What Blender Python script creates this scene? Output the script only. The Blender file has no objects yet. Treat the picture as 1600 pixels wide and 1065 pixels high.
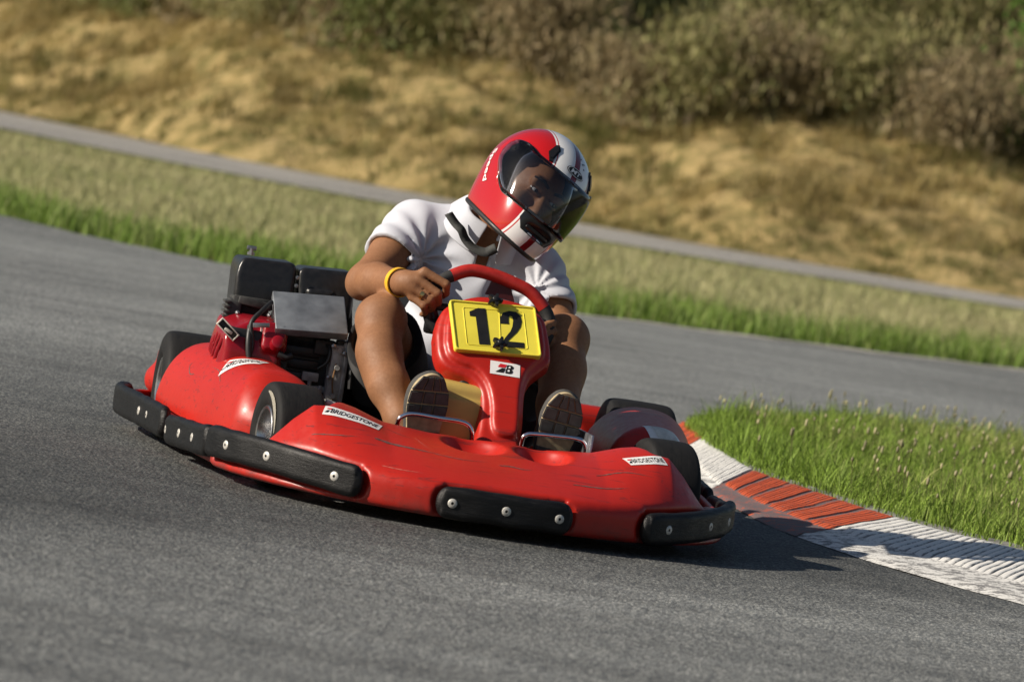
import bpy, bmesh, math, random
import numpy as np
from mathutils import Vector, Matrix
from mathutils.bvhtree import BVHTree

# ------------------------------------------------------------------ camera, sky, sun, exposure
scene = bpy.context.scene
COL = scene.collection
YAW = 0.1794                       # heading of the kart on the track

cam_d = bpy.data.cameras.new('camera'); cam = bpy.data.objects.new('camera', cam_d); COL.objects.link(cam)
cam_d.sensor_width = 36; cam_d.lens = 167.1; cam_d.clip_start = 0.1; cam_d.clip_end = 3000
def cam_basis(pitch, roll):
    r = Vector((1, 0, 0)); f = Vector((0, math.cos(pitch), -math.sin(pitch))); u = r.cross(f)
    R = math.cos(roll) * r + math.sin(roll) * u; U = -math.sin(roll) * r + math.cos(roll) * u
    return R, U, f
_R, _U, _f = cam_basis(0.0502, 0.1619)
cam.matrix_world = Matrix(((_R.x, _U.x, -_f.x, 0.0425), (_R.y, _U.y, -_f.y, -12.0), (_R.z, _U.z, -_f.z, 1.0597), (0, 0, 0, 1)))
cam_d.dof.use_dof = True; cam_d.dof.focus_distance = 12.3; cam_d.dof.aperture_fstop = 5.6
scene.camera = cam

SUN_EL, SUN_AZ = math.radians(29.0), math.radians(19.0)      # azimuth: which way the light travels, from +X towards +Y
world = bpy.data.worlds.new('World'); scene.world = world; world.use_nodes = True
wn = world.node_tree; wn.nodes.clear()
wo = wn.nodes.new('ShaderNodeOutputWorld'); wb = wn.nodes.new('ShaderNodeBackground'); sky = wn.nodes.new('ShaderNodeTexSky')
sky.sky_type = 'NISHITA'; sky.sun_disc = False; sky.sun_elevation = SUN_EL
sky.sun_rotation = math.radians(90) - (SUN_AZ + math.pi)
wb.inputs['Strength'].default_value = 0.05
wn.links.new(sky.outputs[0], wb.inputs['Color']); wn.links.new(wb.outputs[0], wo.inputs['Surface'])
sun_d = bpy.data.lights.new('sun', 'SUN'); sun = bpy.data.objects.new('sun', sun_d); COL.objects.link(sun)
sun_d.energy = 5.0; sun_d.angle = math.radians(0.53); sun_d.color = (1.0, 0.90, 0.77)
_d = Vector((math.cos(SUN_EL) * math.cos(SUN_AZ), math.cos(SUN_EL) * math.sin(SUN_AZ), -math.sin(SUN_EL)))
sun.rotation_euler = _d.to_track_quat('-Z', 'Y').to_euler(); sun.location = (-20, -4, 12)
scene.view_settings.view_transform = 'Standard'; scene.view_settings.look = 'None'
scene.view_settings.exposure = 0.28; scene.view_settings.gamma = 1.0
scene.render.engine = 'CYCLES'; scene.cycles.use_denoising = True
scene.cycles.max_bounces = 8; scene.cycles.transparent_max_bounces = 16
scene.cycles.caustics_reflective = False; scene.cycles.caustics_refractive = False

# ------------------------------------------------------------------ helpers: materials
def rgb(c): return (c[0], c[1], c[2], 1.0)
class Nodes:
    def __init__(s, name):
        s.m = bpy.data.materials.new(name); s.m.use_nodes = True; s.t = s.m.node_tree
        s.b = s.t.nodes['Principled BSDF']; s.tc = None
    def n(s, kind, **kw):
        x = s.t.nodes.new(kind)
        for k, v in kw.items():
            if k in x.inputs: x.inputs[k].default_value = v
            else: setattr(x, k, v)
        return x
    def l(s, a, b): s.t.links.new(a, b)
    def coord(s, out='Object'):
        if s.tc is None: s.tc = s.n('ShaderNodeTexCoord')
        return s.tc.outputs[out]
    def mapped(s, scale=(1, 1, 1), rot=(0, 0, 0), out='Object'):
        m = s.n('ShaderNodeMapping'); m.inputs['Scale'].default_value = scale; m.inputs['Rotation'].default_value = rot
        s.l(s.coord(out), m.inputs['Vector']); return m.outputs[0]
    def noise(s, scale, detail=4, rough=.55, vec=None, dist=0.0):
        x = s.n('ShaderNodeTexNoise'); x.inputs['Scale'].default_value = scale; x.inputs['Detail'].default_value = detail
        x.inputs['Roughness'].default_value = rough; x.inputs['Distortion'].default_value = dist
        s.l(vec if vec is not None else s.coord(), x.inputs['Vector']); return x.outputs['Fac']
    def ramp(s, fac, stops, interp='LINEAR'):
        r = s.n('ShaderNodeValToRGB'); r.color_ramp.interpolation = interp; e = r.color_ramp.elements
        while len(e) < len(stops): e.new(.5)
        for k, (p, c) in enumerate(stops):
            e[k].position = p; e[k].color = rgb(c) if isinstance(c, (tuple, list)) else (c, c, c, 1)
        s.l(fac, r.inputs['Fac']); return r.outputs['Color']
    def mix(s, fac, a, b, mode='MIX'):
        x = s.n('ShaderNodeMix', data_type='RGBA', blend_type=mode)
        for v, k in ((fac, 0), (a, 6), (b, 7)):
            if hasattr(v, 'links'): s.l(v, x.inputs[k])
            else: x.inputs[k].default_value = v if k == 0 else rgb(v)
        return x.outputs[2]
    def math(s, op, a, b=None, c=None):
        x = s.n('ShaderNodeMath', operation=op)
        for k, v in enumerate((a, b, c)):
            if v is None: continue
            if hasattr(v, 'links'): s.l(v, x.inputs[k])
            else: x.inputs[k].default_value = v
        return x.outputs[0]
    def bump(s, h, strength=.3, dist=.002):
        b = s.n('ShaderNodeBump'); b.inputs['Strength'].default_value = strength; b.inputs['Distance'].default_value = dist
        s.l(h, b.inputs['Height']); s.l(b.outputs[0], s.b.inputs['Normal']); return b
    def col(s, c):
        if hasattr(c, 'links'): s.l(c, s.b.inputs['Base Color'])
        else: s.b.inputs['Base Color'].default_value = rgb(c)
    def rough(s, c):
        if hasattr(c, 'links'): s.l(c, s.b.inputs['Roughness'])
        else: s.b.inputs['Roughness'].default_value = c

def simple(name, c, rough=.5, metal=0.0, var=.15, scale=40, bump=.0, spec=.5):
    n = Nodes(name); f = n.noise(scale, 5)
    lo = tuple(x * (1 - var) for x in c); hi = tuple(min(1, x * (1 + var)) for x in c)
    n.col(n.ramp(f, [(.3, lo), (.7, hi)])); n.rough(n.ramp(f, [(.2, max(.02, rough - .08)), (.8, min(1, rough + .08))]))
    n.b.inputs['Metallic'].default_value = metal; n.b.inputs['Specular IOR Level'].default_value = spec
    if bump: n.bump(n.noise(scale * 4, 4), bump, .001)
    return n.m

# ------------------------------------------------------------------ helpers: objects
def link(o, parent=None):
    COL.objects.link(o)
    if parent is not None: o.parent = parent
    return o
def tag(o, label=None, cat=None, group=None, kind=None):
    if label: o['label'] = label
    if cat: o['category'] = cat
    if group: o['group'] = group
    if kind: o['kind'] = kind
    return o
def empty(name, loc=(0, 0, 0), rz=0.0, parent=None):
    o = bpy.data.objects.new(name, None); o.location = loc; o.rotation_euler = (0, 0, rz); o.empty_display_size = .1
    return link(o, parent)
def mesh_np(name, V, F, mats, smooth=True, midx=None):
    V = np.asarray(V, np.float32); me = bpy.data.meshes.new(name)
    if isinstance(F, np.ndarray):
        k = F.shape[1]
        me.vertices.add(len(V)); me.vertices.foreach_set('co', V.ravel())
        me.loops.add(F.size); me.loops.foreach_set('vertex_index', F.astype(np.int32).ravel())
        me.polygons.add(len(F)); me.polygons.foreach_set('loop_start', np.arange(0, F.size, k, dtype=np.int32))
        me.update(calc_edges=True)
    else:
        me.from_pydata([tuple(map(float, v)) for v in V], [], F); me.update()
    for m in (mats if isinstance(mats, (list, tuple)) else [mats]): me.materials.append(m)
    me.polygons.foreach_set('use_smooth', np.full(len(me.polygons), smooth))
    if midx is not None: me.polygons.foreach_set('material_index', np.asarray(midx, np.int32))
    me.validate(); return me
def obj(name, V, F, mat, parent=None, smooth=True, off=None):
    V = np.asarray(V, np.float32)
    if off is not None: V = V - np.asarray(off, np.float32)
    return link(bpy.data.objects.new(name, mesh_np(name, V, F, mat, smooth)), parent)

class MB:                              # gathers simple solids into one mesh
    def __init__(s): s.V = []; s.F = []
    def add(s, V, F):
        b = len(s.V); s.V += [tuple(map(float, v)) for v in V]; s.F += [tuple(int(i) + b for i in f) for f in F]; return s
    def box(s, c, half, bev=.004, R=None, seg=2):
        bm = bmesh.new(); bmesh.ops.create_cube(bm, size=2)
        for v in bm.verts: v.co = Vector((v.co.x * half[0], v.co.y * half[1], v.co.z * half[2]))
        if bev: bmesh.ops.bevel(bm, geom=bm.edges[:], offset=min(bev, min(half) * .95), segments=seg, affect='EDGES', profile=.5)
        R = np.eye(3) if R is None else np.asarray(R); bm.verts.index_update()
        V = np.array([v.co for v in bm.verts]) @ R.T + np.asarray(c); F = [[v.index for v in f.verts] for f in bm.faces]; bm.free()
        return s.add(V, F)
    def tube(s, P, r, seg=12, closed=False, cap=True):
        P = np.asarray(P, float); n = len(P); r = np.full(n, r) if np.isscalar(r) else np.asarray(r, float)
        T = (np.roll(P, -1, 0) - np.roll(P, 1, 0)) if closed else np.gradient(P, axis=0)
        T /= np.linalg.norm(T, axis=1)[:, None] + 1e-12
        u = np.cross(T[0], [0.31, .17, .93]); u /= np.linalg.norm(u); V = []
        for i in range(n):
            u = u - T[i] * (u @ T[i]); u /= np.linalg.norm(u); w = np.cross(T[i], u)
            for k in range(seg):
                a = 2 * math.pi * k / seg; V.append(P[i] + r[i] * (math.cos(a) * u + math.sin(a) * w))
        F = []
        for i in range(n if closed else n - 1):
            j = (i + 1) % n
            for k in range(seg):
                q = (k + 1) % seg; F.append((i * seg + k, i * seg + q, j * seg + q, j * seg + k))
        if cap and not closed: F.append(tuple(range(seg))[::-1]); F.append(tuple((n - 1) * seg + k for k in range(seg)))
        return s.add(V, F)
    def lathe(s, prof, axis_o=(0, 0, 0), R=None, seg=32, closed=False):   # prof: (radius, height) about local z
        R = np.eye(3) if R is None else np.asarray(R); V = []
        for (r, h) in prof:
            for k in range(seg):
                a = 2 * math.pi * k / seg; V.append((r * math.cos(a), r * math.sin(a), h))
        V = np.array(V) @ R.T + np.asarray(axis_o); F = []; n = len(prof)
        for i in range(n if closed else n - 1):
            j = (i + 1) % n
            for k in range(seg):
                q = (k + 1) % seg; F.append((i * seg + k, i * seg + q, j * seg + q, j * seg + k))
        if not closed:
            if prof[0][0] > 1e-6: F.append(tuple(range(seg))[::-1])
            if prof[-1][0] > 1e-6: F.append(tuple((n - 1) * seg + k for k in range(seg)))
        return s.add(V, F)
    def prism(s, poly, frame, t0, t1):      # polygon (u, v) in a frame (o, U, V, N), from depth t0 to t1 along N
        o, U, V_, N = [np.asarray(x, float) for x in frame]; n = len(poly)
        V = [o + U * p[0] + V_ * p[1] + N * t0 for p in poly] + [o + U * p[0] + V_ * p[1] + N * t1 for p in poly]
        F = [tuple(range(n))[::-1], tuple(range(n, 2 * n))] + [(i, (i + 1) % n, n + (i + 1) % n, n + i) for i in range(n)]
        return s.add(V, F)
    def build(s, name, mat, parent=None, smooth=True, off=None):
        o = obj(name, s.V, s.F, mat, parent, smooth, off)
        if smooth:
            me = o.data; bm = bmesh.new(); bm.from_mesh(me); bmesh.ops.recalc_face_normals(bm, faces=bm.faces)
            for e in bm.edges:
                if len(e.link_faces) == 2 and e.calc_face_angle(0) > math.radians(42): e.smooth = False
            bm.to_mesh(me); bm.free()
        return o

def smooth_path(P, n=6):                # Catmull-Rom
    P = np.asarray(P, float); Q = np.vstack([2 * P[0] - P[1], P, 2 * P[-1] - P[-2]]); out = []
    for i in range(1, len(Q) - 2):
        for t in np.linspace(0, 1, n, endpoint=False):
            a, b, c, d = Q[i - 1], Q[i], Q[i + 1], Q[i + 2]
            out.append(.5 * (2 * b + (c - a) * t + (2 * a - 5 * b + 4 * c - d) * t * t + (3 * b - a - 3 * c + d) * t ** 3))
    out.append(P[-1]); return np.array(out)

def rx(a): a = math.radians(a); c, s = math.cos(a), math.sin(a); return np.array([[1, 0, 0], [0, c, -s], [0, s, c]])
def ry(a): a = math.radians(a); c, s = math.cos(a), math.sin(a); return np.array([[c, 0, s], [0, 1, 0], [-s, 0, c]])
def rz(a): a = math.radians(a); c, s = math.cos(a), math.sin(a); return np.array([[c, -s, 0], [s, c, 0], [0, 0, 1]])
def frame_to(n, up=(0, 0, 1)):          # matrix whose local z is n
    n = np.asarray(n, float); n = n / np.linalg.norm(n); u = np.cross(up, n); u /= np.linalg.norm(u); v = np.cross(n, u)
    return np.stack([u, v, n], 1)

# ------------------------------------------------------------------ helpers: soft solids (distance fields -> surface nets)
def smin(a, b, k):
    if k <= 0: return np.minimum(a, b)
    h = np.clip(.5 + .5 * (b - a) / k, 0, 1); return b * (1 - h) + a * h - k * h * (1 - h)
def smax(a, b, k): return -smin(-a, -b, k)
def f_cone(a, b, ra, rb):
    a = np.asarray(a, float); b = np.asarray(b, float); ba = b - a; L = float(ba @ ba)
    def f(X, Y, Z):
        px, py, pz = X - a[0], Y - a[1], Z - a[2]
        t = np.clip((px * ba[0] + py * ba[1] + pz * ba[2]) / L, 0, 1)
        return np.sqrt((px - t * ba[0]) ** 2 + (py - t * ba[1]) ** 2 + (pz - t * ba[2]) ** 2) - (ra + (rb - ra) * t)
    return f
def local(c, R):
    c = np.asarray(c, float); R = np.eye(3) if R is None else np.asarray(R)
    def g(X, Y, Z):
        x, y, z = X - c[0], Y - c[1], Z - c[2]
        return (R[0, 0] * x + R[1, 0] * y + R[2, 0] * z, R[0, 1] * x + R[1, 1] * y + R[2, 1] * z, R[0, 2] * x + R[1, 2] * y + R[2, 2] * z)
    return g
def f_ell(c, r, R=None):
    g = local(c, R)
    def f(X, Y, Z):
        x, y, z = g(X, Y, Z)
        k0 = np.sqrt((x / r[0]) ** 2 + (y / r[1]) ** 2 + (z / r[2]) ** 2); k1 = np.sqrt((x / r[0] ** 2) ** 2 + (y / r[1] ** 2) ** 2 + (z / r[2] ** 2) ** 2)
        return k0 * (k0 - 1) / (k1 + 1e-6)
    return f
def f_box(c, half, r=.01, R=None):
    g = local(c, R)
    def f(X, Y, Z):
        x, y, z = g(X, Y, Z); qx, qy, qz = np.abs(x) - half[0] + r, np.abs(y) - half[1] + r, np.abs(z) - half[2] + r
        return np.sqrt(np.maximum(qx, 0) ** 2 + np.maximum(qy, 0) ** 2 + np.maximum(qz, 0) ** 2) + np.minimum(np.maximum(qx, np.maximum(qy, qz)), 0) - r
    return f
def f_plane(o, n):
    o = np.asarray(o, float); n = np.asarray(n, float); n = n / np.linalg.norm(n)
    return lambda X, Y, Z: (X - o[0]) * n[0] + (Y - o[1]) * n[1] + (Z - o[2]) * n[2]
def poly_sd(poly, X, Y):                # signed distance to a 2D polygon
    poly = np.asarray(poly, float); n = len(poly); d = np.full(np.broadcast(X, Y).shape, 1e9); s = np.ones(d.shape)
    for i in range(n):
        j = i - 1; ex, ey = poly[j] - poly[i]; wx, wy = X - poly[i, 0], Y - poly[i, 1]
        t = np.clip((wx * ex + wy * ey) / (ex * ex + ey * ey + 1e-12), 0, 1)
        d = np.minimum(d, (wx - ex * t) ** 2 + (wy - ey * t) ** 2)
        c1 = Y >= poly[i, 1]; c2 = Y < poly[j, 1]; c3 = ex * wy > ey * wx
        s = np.where((c1 & c2 & c3) | (~c1 & ~c2 & ~c3), -s, s)
    return s * np.sqrt(d)
def path_sd(P, X, Y):                   # distance to a plan polyline and the fraction along it
    P = np.asarray(P, float); d = np.full(np.broadcast(X, Y).shape, 1e9); u = np.zeros(d.shape); n = len(P) - 1
    for i in range(n):
        ex, ey = P[i + 1, :2] - P[i, :2]; wx, wy = X - P[i, 0], Y - P[i, 1]
        t = np.clip((wx * ex + wy * ey) / (ex * ex + ey * ey), 0, 1); q = np.sqrt((wx - ex * t) ** 2 + (wy - ey * t) ** 2)
        m = q < d; d = np.where(m, q, d); u = np.where(m, (i + t), u)
    return d, u
class SDF:
    def __init__(s, lo, hi, h):
        s.lo = np.asarray(lo, float); s.h = h; s.ax = [np.arange(lo[i], hi[i] + h, h) for i in range(3)]
        s.d = np.full([len(a) for a in s.ax], .2, np.float32)
    def op(s, f, lo=None, hi=None, k=0.0, mode='add'):
        sl = []
        for i in range(3):
            a = 0 if lo is None else max(0, int((lo[i] - s.lo[i]) / s.h)); b = len(s.ax[i]) if hi is None else min(len(s.ax[i]), int((hi[i] - s.lo[i]) / s.h) + 2)
            if b <= a: return s
            sl.append(slice(a, b))
        X = s.ax[0][sl[0]][:, None, None]; Y = s.ax[1][sl[1]][None, :, None]; Z = s.ax[2][sl[2]][None, None, :]
        v = f(X, Y, Z); c = s.d[tuple(sl)]
        if mode == 'add': r = smin(c, v, k)
        elif mode == 'sub': r = smax(c, -v, k)
        elif mode == 'cut': r = smax(c, v, k)
        else: r = c + v
        s.d[tuple(sl)] = r; return s
    def cone(s, a, b, ra, rb, k=.02, mode='add'):
        a = np.asarray(a, float); b = np.asarray(b, float); m = max(ra, rb) + k + .03
        return s.op(f_cone(a, b, ra, rb), np.minimum(a, b) - m, np.maximum(a, b) + m, k, mode)
    def chain(s, P, r, k=.02, mode='add'):
        for i in range(len(P) - 1): s.cone(P[i], P[i + 1], r[i], r[i + 1], k, mode)
        return s
    def ell(s, c, r, R=None, k=.02, mode='add'):
        m = max(r) + k + .02; c = np.asarray(c, float); return s.op(f_ell(c, r, R), c - m, c + m, k, mode)
    def box(s, c, half, r=.01, R=None, k=.0, mode='add'):
        m = float(np.linalg.norm(half)) + k + .02; c = np.asarray(c, float); return s.op(f_box(c, half, r, R), c - m, c + m, k, mode)
    def mesh(s):
        d = s.d.astype(np.float64); S = d < 0
        c = sum(S[i:i + d.shape[0] - 1, j:j + d.shape[1] - 1, k:k + d.shape[2] - 1].astype(np.int8) for i in (0, 1) for j in (0, 1) for k in (0, 1))
        mask = (c > 0) & (c < 8); idx = np.full(mask.shape, -1, np.int64); cells = np.argwhere(mask); n = len(cells); idx[mask] = np.arange(n)
        offs = np.array([(i, j, k) for i in (0, 1) for j in (0, 1) for k in (0, 1)])
        vals = np.stack([d[cells[:, 0] + o[0], cells[:, 1] + o[1], cells[:, 2] + o[2]] for o in offs], 1)
        acc = np.zeros((n, 3)); cnt = np.zeros(n)
        for a in range(8):
            for b in range(a + 1, 8):
                if np.abs(offs[a] - offs[b]).sum() != 1: continue
                va, vb = vals[:, a], vals[:, b]; m = (va < 0) != (vb < 0); t = va[m] / (va[m] - vb[m])
                acc[m] += offs[a] + t[:, None] * (offs[b] - offs[a]); cnt[m] += 1
        V = (cells + acc / cnt[:, None]) * s.h + s.lo; F = []
        for ax in range(3):
            p, q = (ax + 1) % 3, (ax + 2) % 3
            A = np.take(S, range(S.shape[ax] - 1), ax); B = np.take(S, range(1, S.shape[ax]), ax); e = np.argwhere(A != B)
            e = e[(e[:, p] > 0) & (e[:, q] > 0) & (e[:, p] < S.shape[p] - 1) & (e[:, q] < S.shape[q] - 1)]
            def cell(dp, dq):
                x = e.copy(); x[:, p] -= dp; x[:, q] -= dq; return idx[x[:, 0], x[:, 1], x[:, 2]]
            Q = np.stack([cell(1, 1), cell(0, 1), cell(0, 0), cell(1, 0)], 1); fl = A[e[:, 0], e[:, 1], e[:, 2]]
            Q[~fl] = Q[~fl][:, ::-1]; F.append(Q)
        F = np.vstack(F); return V, F[(F >= 0).all(1)]
def relax(V, F, it=2, lam=.5):           # light smoothing of a quad mesh
    V = V.copy(); E = np.vstack([F[:, [0, 1]], F[:, [1, 2]], F[:, [2, 3]], F[:, [3, 0]]]); n = len(V)
    for _ in range(it):
        acc = np.zeros_like(V); cnt = np.zeros(n)
        for a, b in ((0, 1), (1, 0)):
            for c in range(3): acc[:, c] += np.bincount(E[:, a], V[E[:, b], c], n)
            cnt += np.bincount(E[:, a], minlength=n)
        V += lam * (acc / np.maximum(cnt, 1)[:, None] - V)
    return V
def wob(X, Y, Z, s, seed=0):             # smooth cheap noise, about -1..1
    r = random.Random(seed); out = 0
    for _ in range(5):
        a, b, c, p = (r.uniform(-1, 1) * s, r.uniform(-1, 1) * s, r.uniform(-1, 1) * s, r.uniform(0, 6.28))
        out = out + np.sin(a * X + b * Y + c * Z + p)
    return out / 3.0
def bvh_of(V, F): return BVHTree.FromPolygons([Vector(map(float, v)) for v in V], [tuple(map(int, f)) for f in F])
def drape(V2, frame, bvh, lift=.0012, reach=.3):     # lay flat points (u, v) from a frame (o, U, V, N) onto a surface below it
    o, U, V_, N = [np.asarray(x, float) for x in frame]; out = []
    for p in V2:
        q = o + U * p[0] + V_ * p[1]; h = bvh.ray_cast(Vector(q + N * reach * .5), Vector(-N), reach)
        out.append(np.array(h[0]) + N * lift if h[0] is not None else q)
    return np.array(out)
def grid2(w, h, nx, ny):
    V = [(-w / 2 + w * i / nx, -h / 2 + h * j / ny) for j in range(ny + 1) for i in range(nx + 1)]
    F = [(j * (nx + 1) + i, j * (nx + 1) + i + 1, (j + 1) * (nx + 1) + i + 1, (j + 1) * (nx + 1) + i) for j in range(ny) for i in range(nx)]
    return np.array(V), F
def text2(body, w, h, shear=0.0, bold=.0):           # lettering as flat triangles fitted to w x h, centred
    cu = bpy.data.curves.new('lettering', 'FONT'); cu.body = body; cu.shear = shear; cu.offset = bold; cu.resolution_u = 3
    o = bpy.data.objects.new('lettering', cu); COL.objects.link(o); dg = bpy.context.evaluated_depsgraph_get()
    me = bpy.data.meshes.new_from_object(o.evaluated_get(dg)); V = np.array([v.co[:2] for v in me.vertices]); F = [tuple(p.vertices) for p in me.polygons]
    bpy.data.objects.remove(o); bpy.data.curves.remove(cu); bpy.data.meshes.remove(me)
    lo, hi = V.min(0), V.max(0); V = (V - (lo + hi) / 2) / (hi - lo) * np.array([w, h]); return V, F

# ------------------------------------------------------------------ the setting
rng = np.random.default_rng(7)
def interp(x, pts): p = np.array(pts, float); return np.interp(x, p[:, 0], p[:, 1])
VERGE = [(-30, 44), (-12, 25), (-6, 17.3), (-4, 15), (-2.84, 13.6), (-1.97, 12.5), (-1.28, 12.05), (-.6, 12.2), (.46, 13.2), (1.43, 13.95), (2.18, 14.6), (3.02, 15.4), (6, 19), (12, 27), (30, 48)]
def verge_near(x): return interp(x, VERGE)
def path_near(x): x = np.asarray(x, float); c = np.clip(x, -7, 6); return 28.6 - .45 * c + .10 * c * c + (x - c) * np.where(x < 0, -1.6, .7)
def path_far(x): x = np.asarray(x, float); c = np.clip(x, -7, 6); return 33.4 - .75 * c + .09 * c * c + (x - c) * np.where(x < 0, -1.8, .4)

def asphalt(name, base, var, rubber=0.0, spec=.35):
    n = Nodes(name); agg = n.n('ShaderNodeTexVoronoi', Scale=165.0); n.l(n.coord(), agg.inputs['Vector'])
    fine = n.noise(420, 3, .6); mid = n.noise(7, 5, .6); big = n.noise(.55, 4, .55)
    streak = n.noise(1.6, 4, .6, n.mapped((.22, 2.2, 1), (0, 0, math.radians(64))))
    c = n.ramp(mid, [(.3, tuple(x * (1 - var) for x in base)), (.7, tuple(x * (1 + var) for x in base))])
    stone = n.ramp(agg.outputs['Color'], [(.15, (.35, .35, .36)), (.5, (.95, .95, .94)), (.9, (2.9, 2.75, 2.5))])
    c = n.mix(.85, c, n.mix(1.0, c, stone, 'MULTIPLY'))
    gap = n.ramp(agg.outputs['Distance'], [(.25, 1.0), (.62, .28)]); c = n.mix(.75, c, n.mix(1.0, c, gap, 'MULTIPLY'))
    c = n.mix(1.0, c, n.ramp(big, [(.3, .80), (.7, 1.16)]), 'MULTIPLY')
    if rubber:
        c = n.mix(rubber, c, n.mix(1.0, c, n.ramp(streak, [(.34, .66), (.62, 1.10)]), 'MULTIPLY'))
        sp = n.n('ShaderNodeSeparateXYZ'); n.l(n.coord(), sp.inputs[0]); line = n.math('ADD', n.math('ADD', sp.outputs['Y'], n.math('MULTIPLY', sp.outputs['X'], -.9)), n.math('MULTIPLY', n.noise(.8, 4, .6), 1.6))   # broad diagonal band of darker asphalt, edges wobbled by noise
        c = n.mix(1.0, c, n.ramp(n.math('MULTIPLY', n.math('ADD', line, 8.0), .04), [(.05, 1.05), (.22, .88), (.272, 1.02), (.33, .37), (.42, .48), (.60, 1.10)]), 'MULTIPLY')
    n.col(c); n.rough(n.ramp(mid, [(.2, .62), (.8, .82)])); n.b.inputs['Specular IOR Level'].default_value = spec
    h = n.math('ADD', n.math('MULTIPLY', agg.outputs['Distance'], -.9), n.math('MULTIPLY', fine, .5)); n.bump(h, .8, .0035)
    return n.m
M = {}
M['asphalt'] = asphalt('asphalt_track', (.270, .286, .288), .12, .6)
M['asphalt_path'] = asphalt('asphalt_path', (.46, .45, .43), .10)
def soil_mat(name, c1, c2, c3, s=1.0):
    n = Nodes(name); a = n.noise(1.1 * s, 6, .62); b = n.noise(9 * s, 6, .65)
    c = n.mix(n.ramp(a, [(.38, 0.0), (.62, 1.0)]), c1, c2); c = n.mix(n.ramp(b, [(.45, 0.0), (.68, .75)]), c, c3); c = n.mix(n.ramp(n.noise(3.2 * s, 5, .6), [(.47, 0.0), (.60, .9)]), c, tuple(x * .85 for x in c3)); n.col(c); n.rough(.95)
    n.b.inputs['Specular IOR Level'].default_value = .1; n.bump(b, .8, .06 / s); return n.m
M['ground'] = soil_mat('ground_grass_and_soil', (.16, .15, .055), (.24, .19, .09), (.10, .12, .035))
M['bank'] = soil_mat('dry_sandy_bank', (.44, .33, .155), (.37, .275, .12), (.165, .145, .052), 1.2)
M['island_soil'] = soil_mat('grassy_soil', (.10, .085, .045), (.13, .10, .06), (.06, .07, .025), 6)

def sheet(name, xs, f0, f1, ny, z, mat):
    xs = np.asarray(xs, float); y0 = f0(xs); y1 = f1(xs); V = []
    for j in range(ny + 1):
        y = y0 + (y1 - y0) * j / ny; V.append(np.stack([xs, y, np.full_like(xs, z)], 1))
    V = np.vstack(V); nx = len(xs); i, j = np.meshgrid(np.arange(nx - 1), np.arange(ny)); a = (j * nx + i).ravel()
    F = np.stack([a, a + 1, a + 1 + nx, a + nx], 1); return tag(obj(name, V, F, mat, smooth=True), kind='structure')
sheet('ground', np.array([-900., 900.]), lambda x: x * 0 - 300, lambda x: x * 0 + 1500, 1, -.03, M['ground'])
_xs = np.concatenate([np.linspace(-30, -6, 25), np.linspace(-5.8, 5.8, 117), np.linspace(6, 30, 25)])
sheet('track', _xs, lambda x: x * 0 - 22, lambda x: verge_near(x) + .05 * np.sin(x * 9) + .04 * np.sin(x * 23 + 1), 40, 0.0, M['asphalt'])
sheet('path', _xs, path_near, path_far, 8, 0.0, M['asphalt_path'])
# pale worn strip of dust along the far edge of the track
M['dust'] = soil_mat('pale_dust', (.50, .48, .43), (.42, .41, .37), (.34, .33, .30), 8)
sheet('track_edge_dust', np.linspace(-.2, 7, 73), lambda x: verge_near(x) - .34 - .06 * np.sin(x * 7), lambda x: verge_near(x) - .10 + .07 * np.sin(x * 11), 2, .004, M['dust'])

# sandy bank beyond the path
def bank_z(x, y):
    t = y - path_far(x) - .7 - .5 * np.sin(x * .9 + 1) - .25 * np.sin(x * 2.3)
    rise = 1.30 + .10 * np.sin(x * .55 + 2)
    z = np.where(t < 0, 0, rise * np.clip(t / 4.6, 0, 1) ** .85) + np.clip(t - 4.6, 0, 40) * .13
    lump = wob(x, y, 0 * x, 2.1, 3) * .06 + wob(x, y, 0 * x, 5.5, 4) * .05 + wob(x, y, 0 * x, 12, 5) * .025
    return z + lump * np.clip(t / 1.2, 0, 1)
_bx = np.concatenate([np.linspace(-70, -10, 31), np.linspace(-9.9, 9.9, 199), np.linspace(10, 70, 31)])
_by = np.concatenate([np.linspace(0, 7, 71), np.linspace(7.4, 40, 30)]); XX, TT = np.meshgrid(_bx, _by, indexing='ij'); YY = path_far(XX) + .05 + TT
V = np.stack([XX, YY, bank_z(XX, YY) - .02 + np.clip(TT * .2, 0, .02)], -1).reshape(-1, 3); nb = len(_by)
i, j = np.meshgrid(np.arange(len(_bx) - 1), np.arange(nb - 1), indexing='ij'); a = (i * nb + j).ravel()
tag(obj('embankment', V, np.stack([a, a + nb, a + nb + 1, a + 1], 1), M['bank']), kind='structure')

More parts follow.
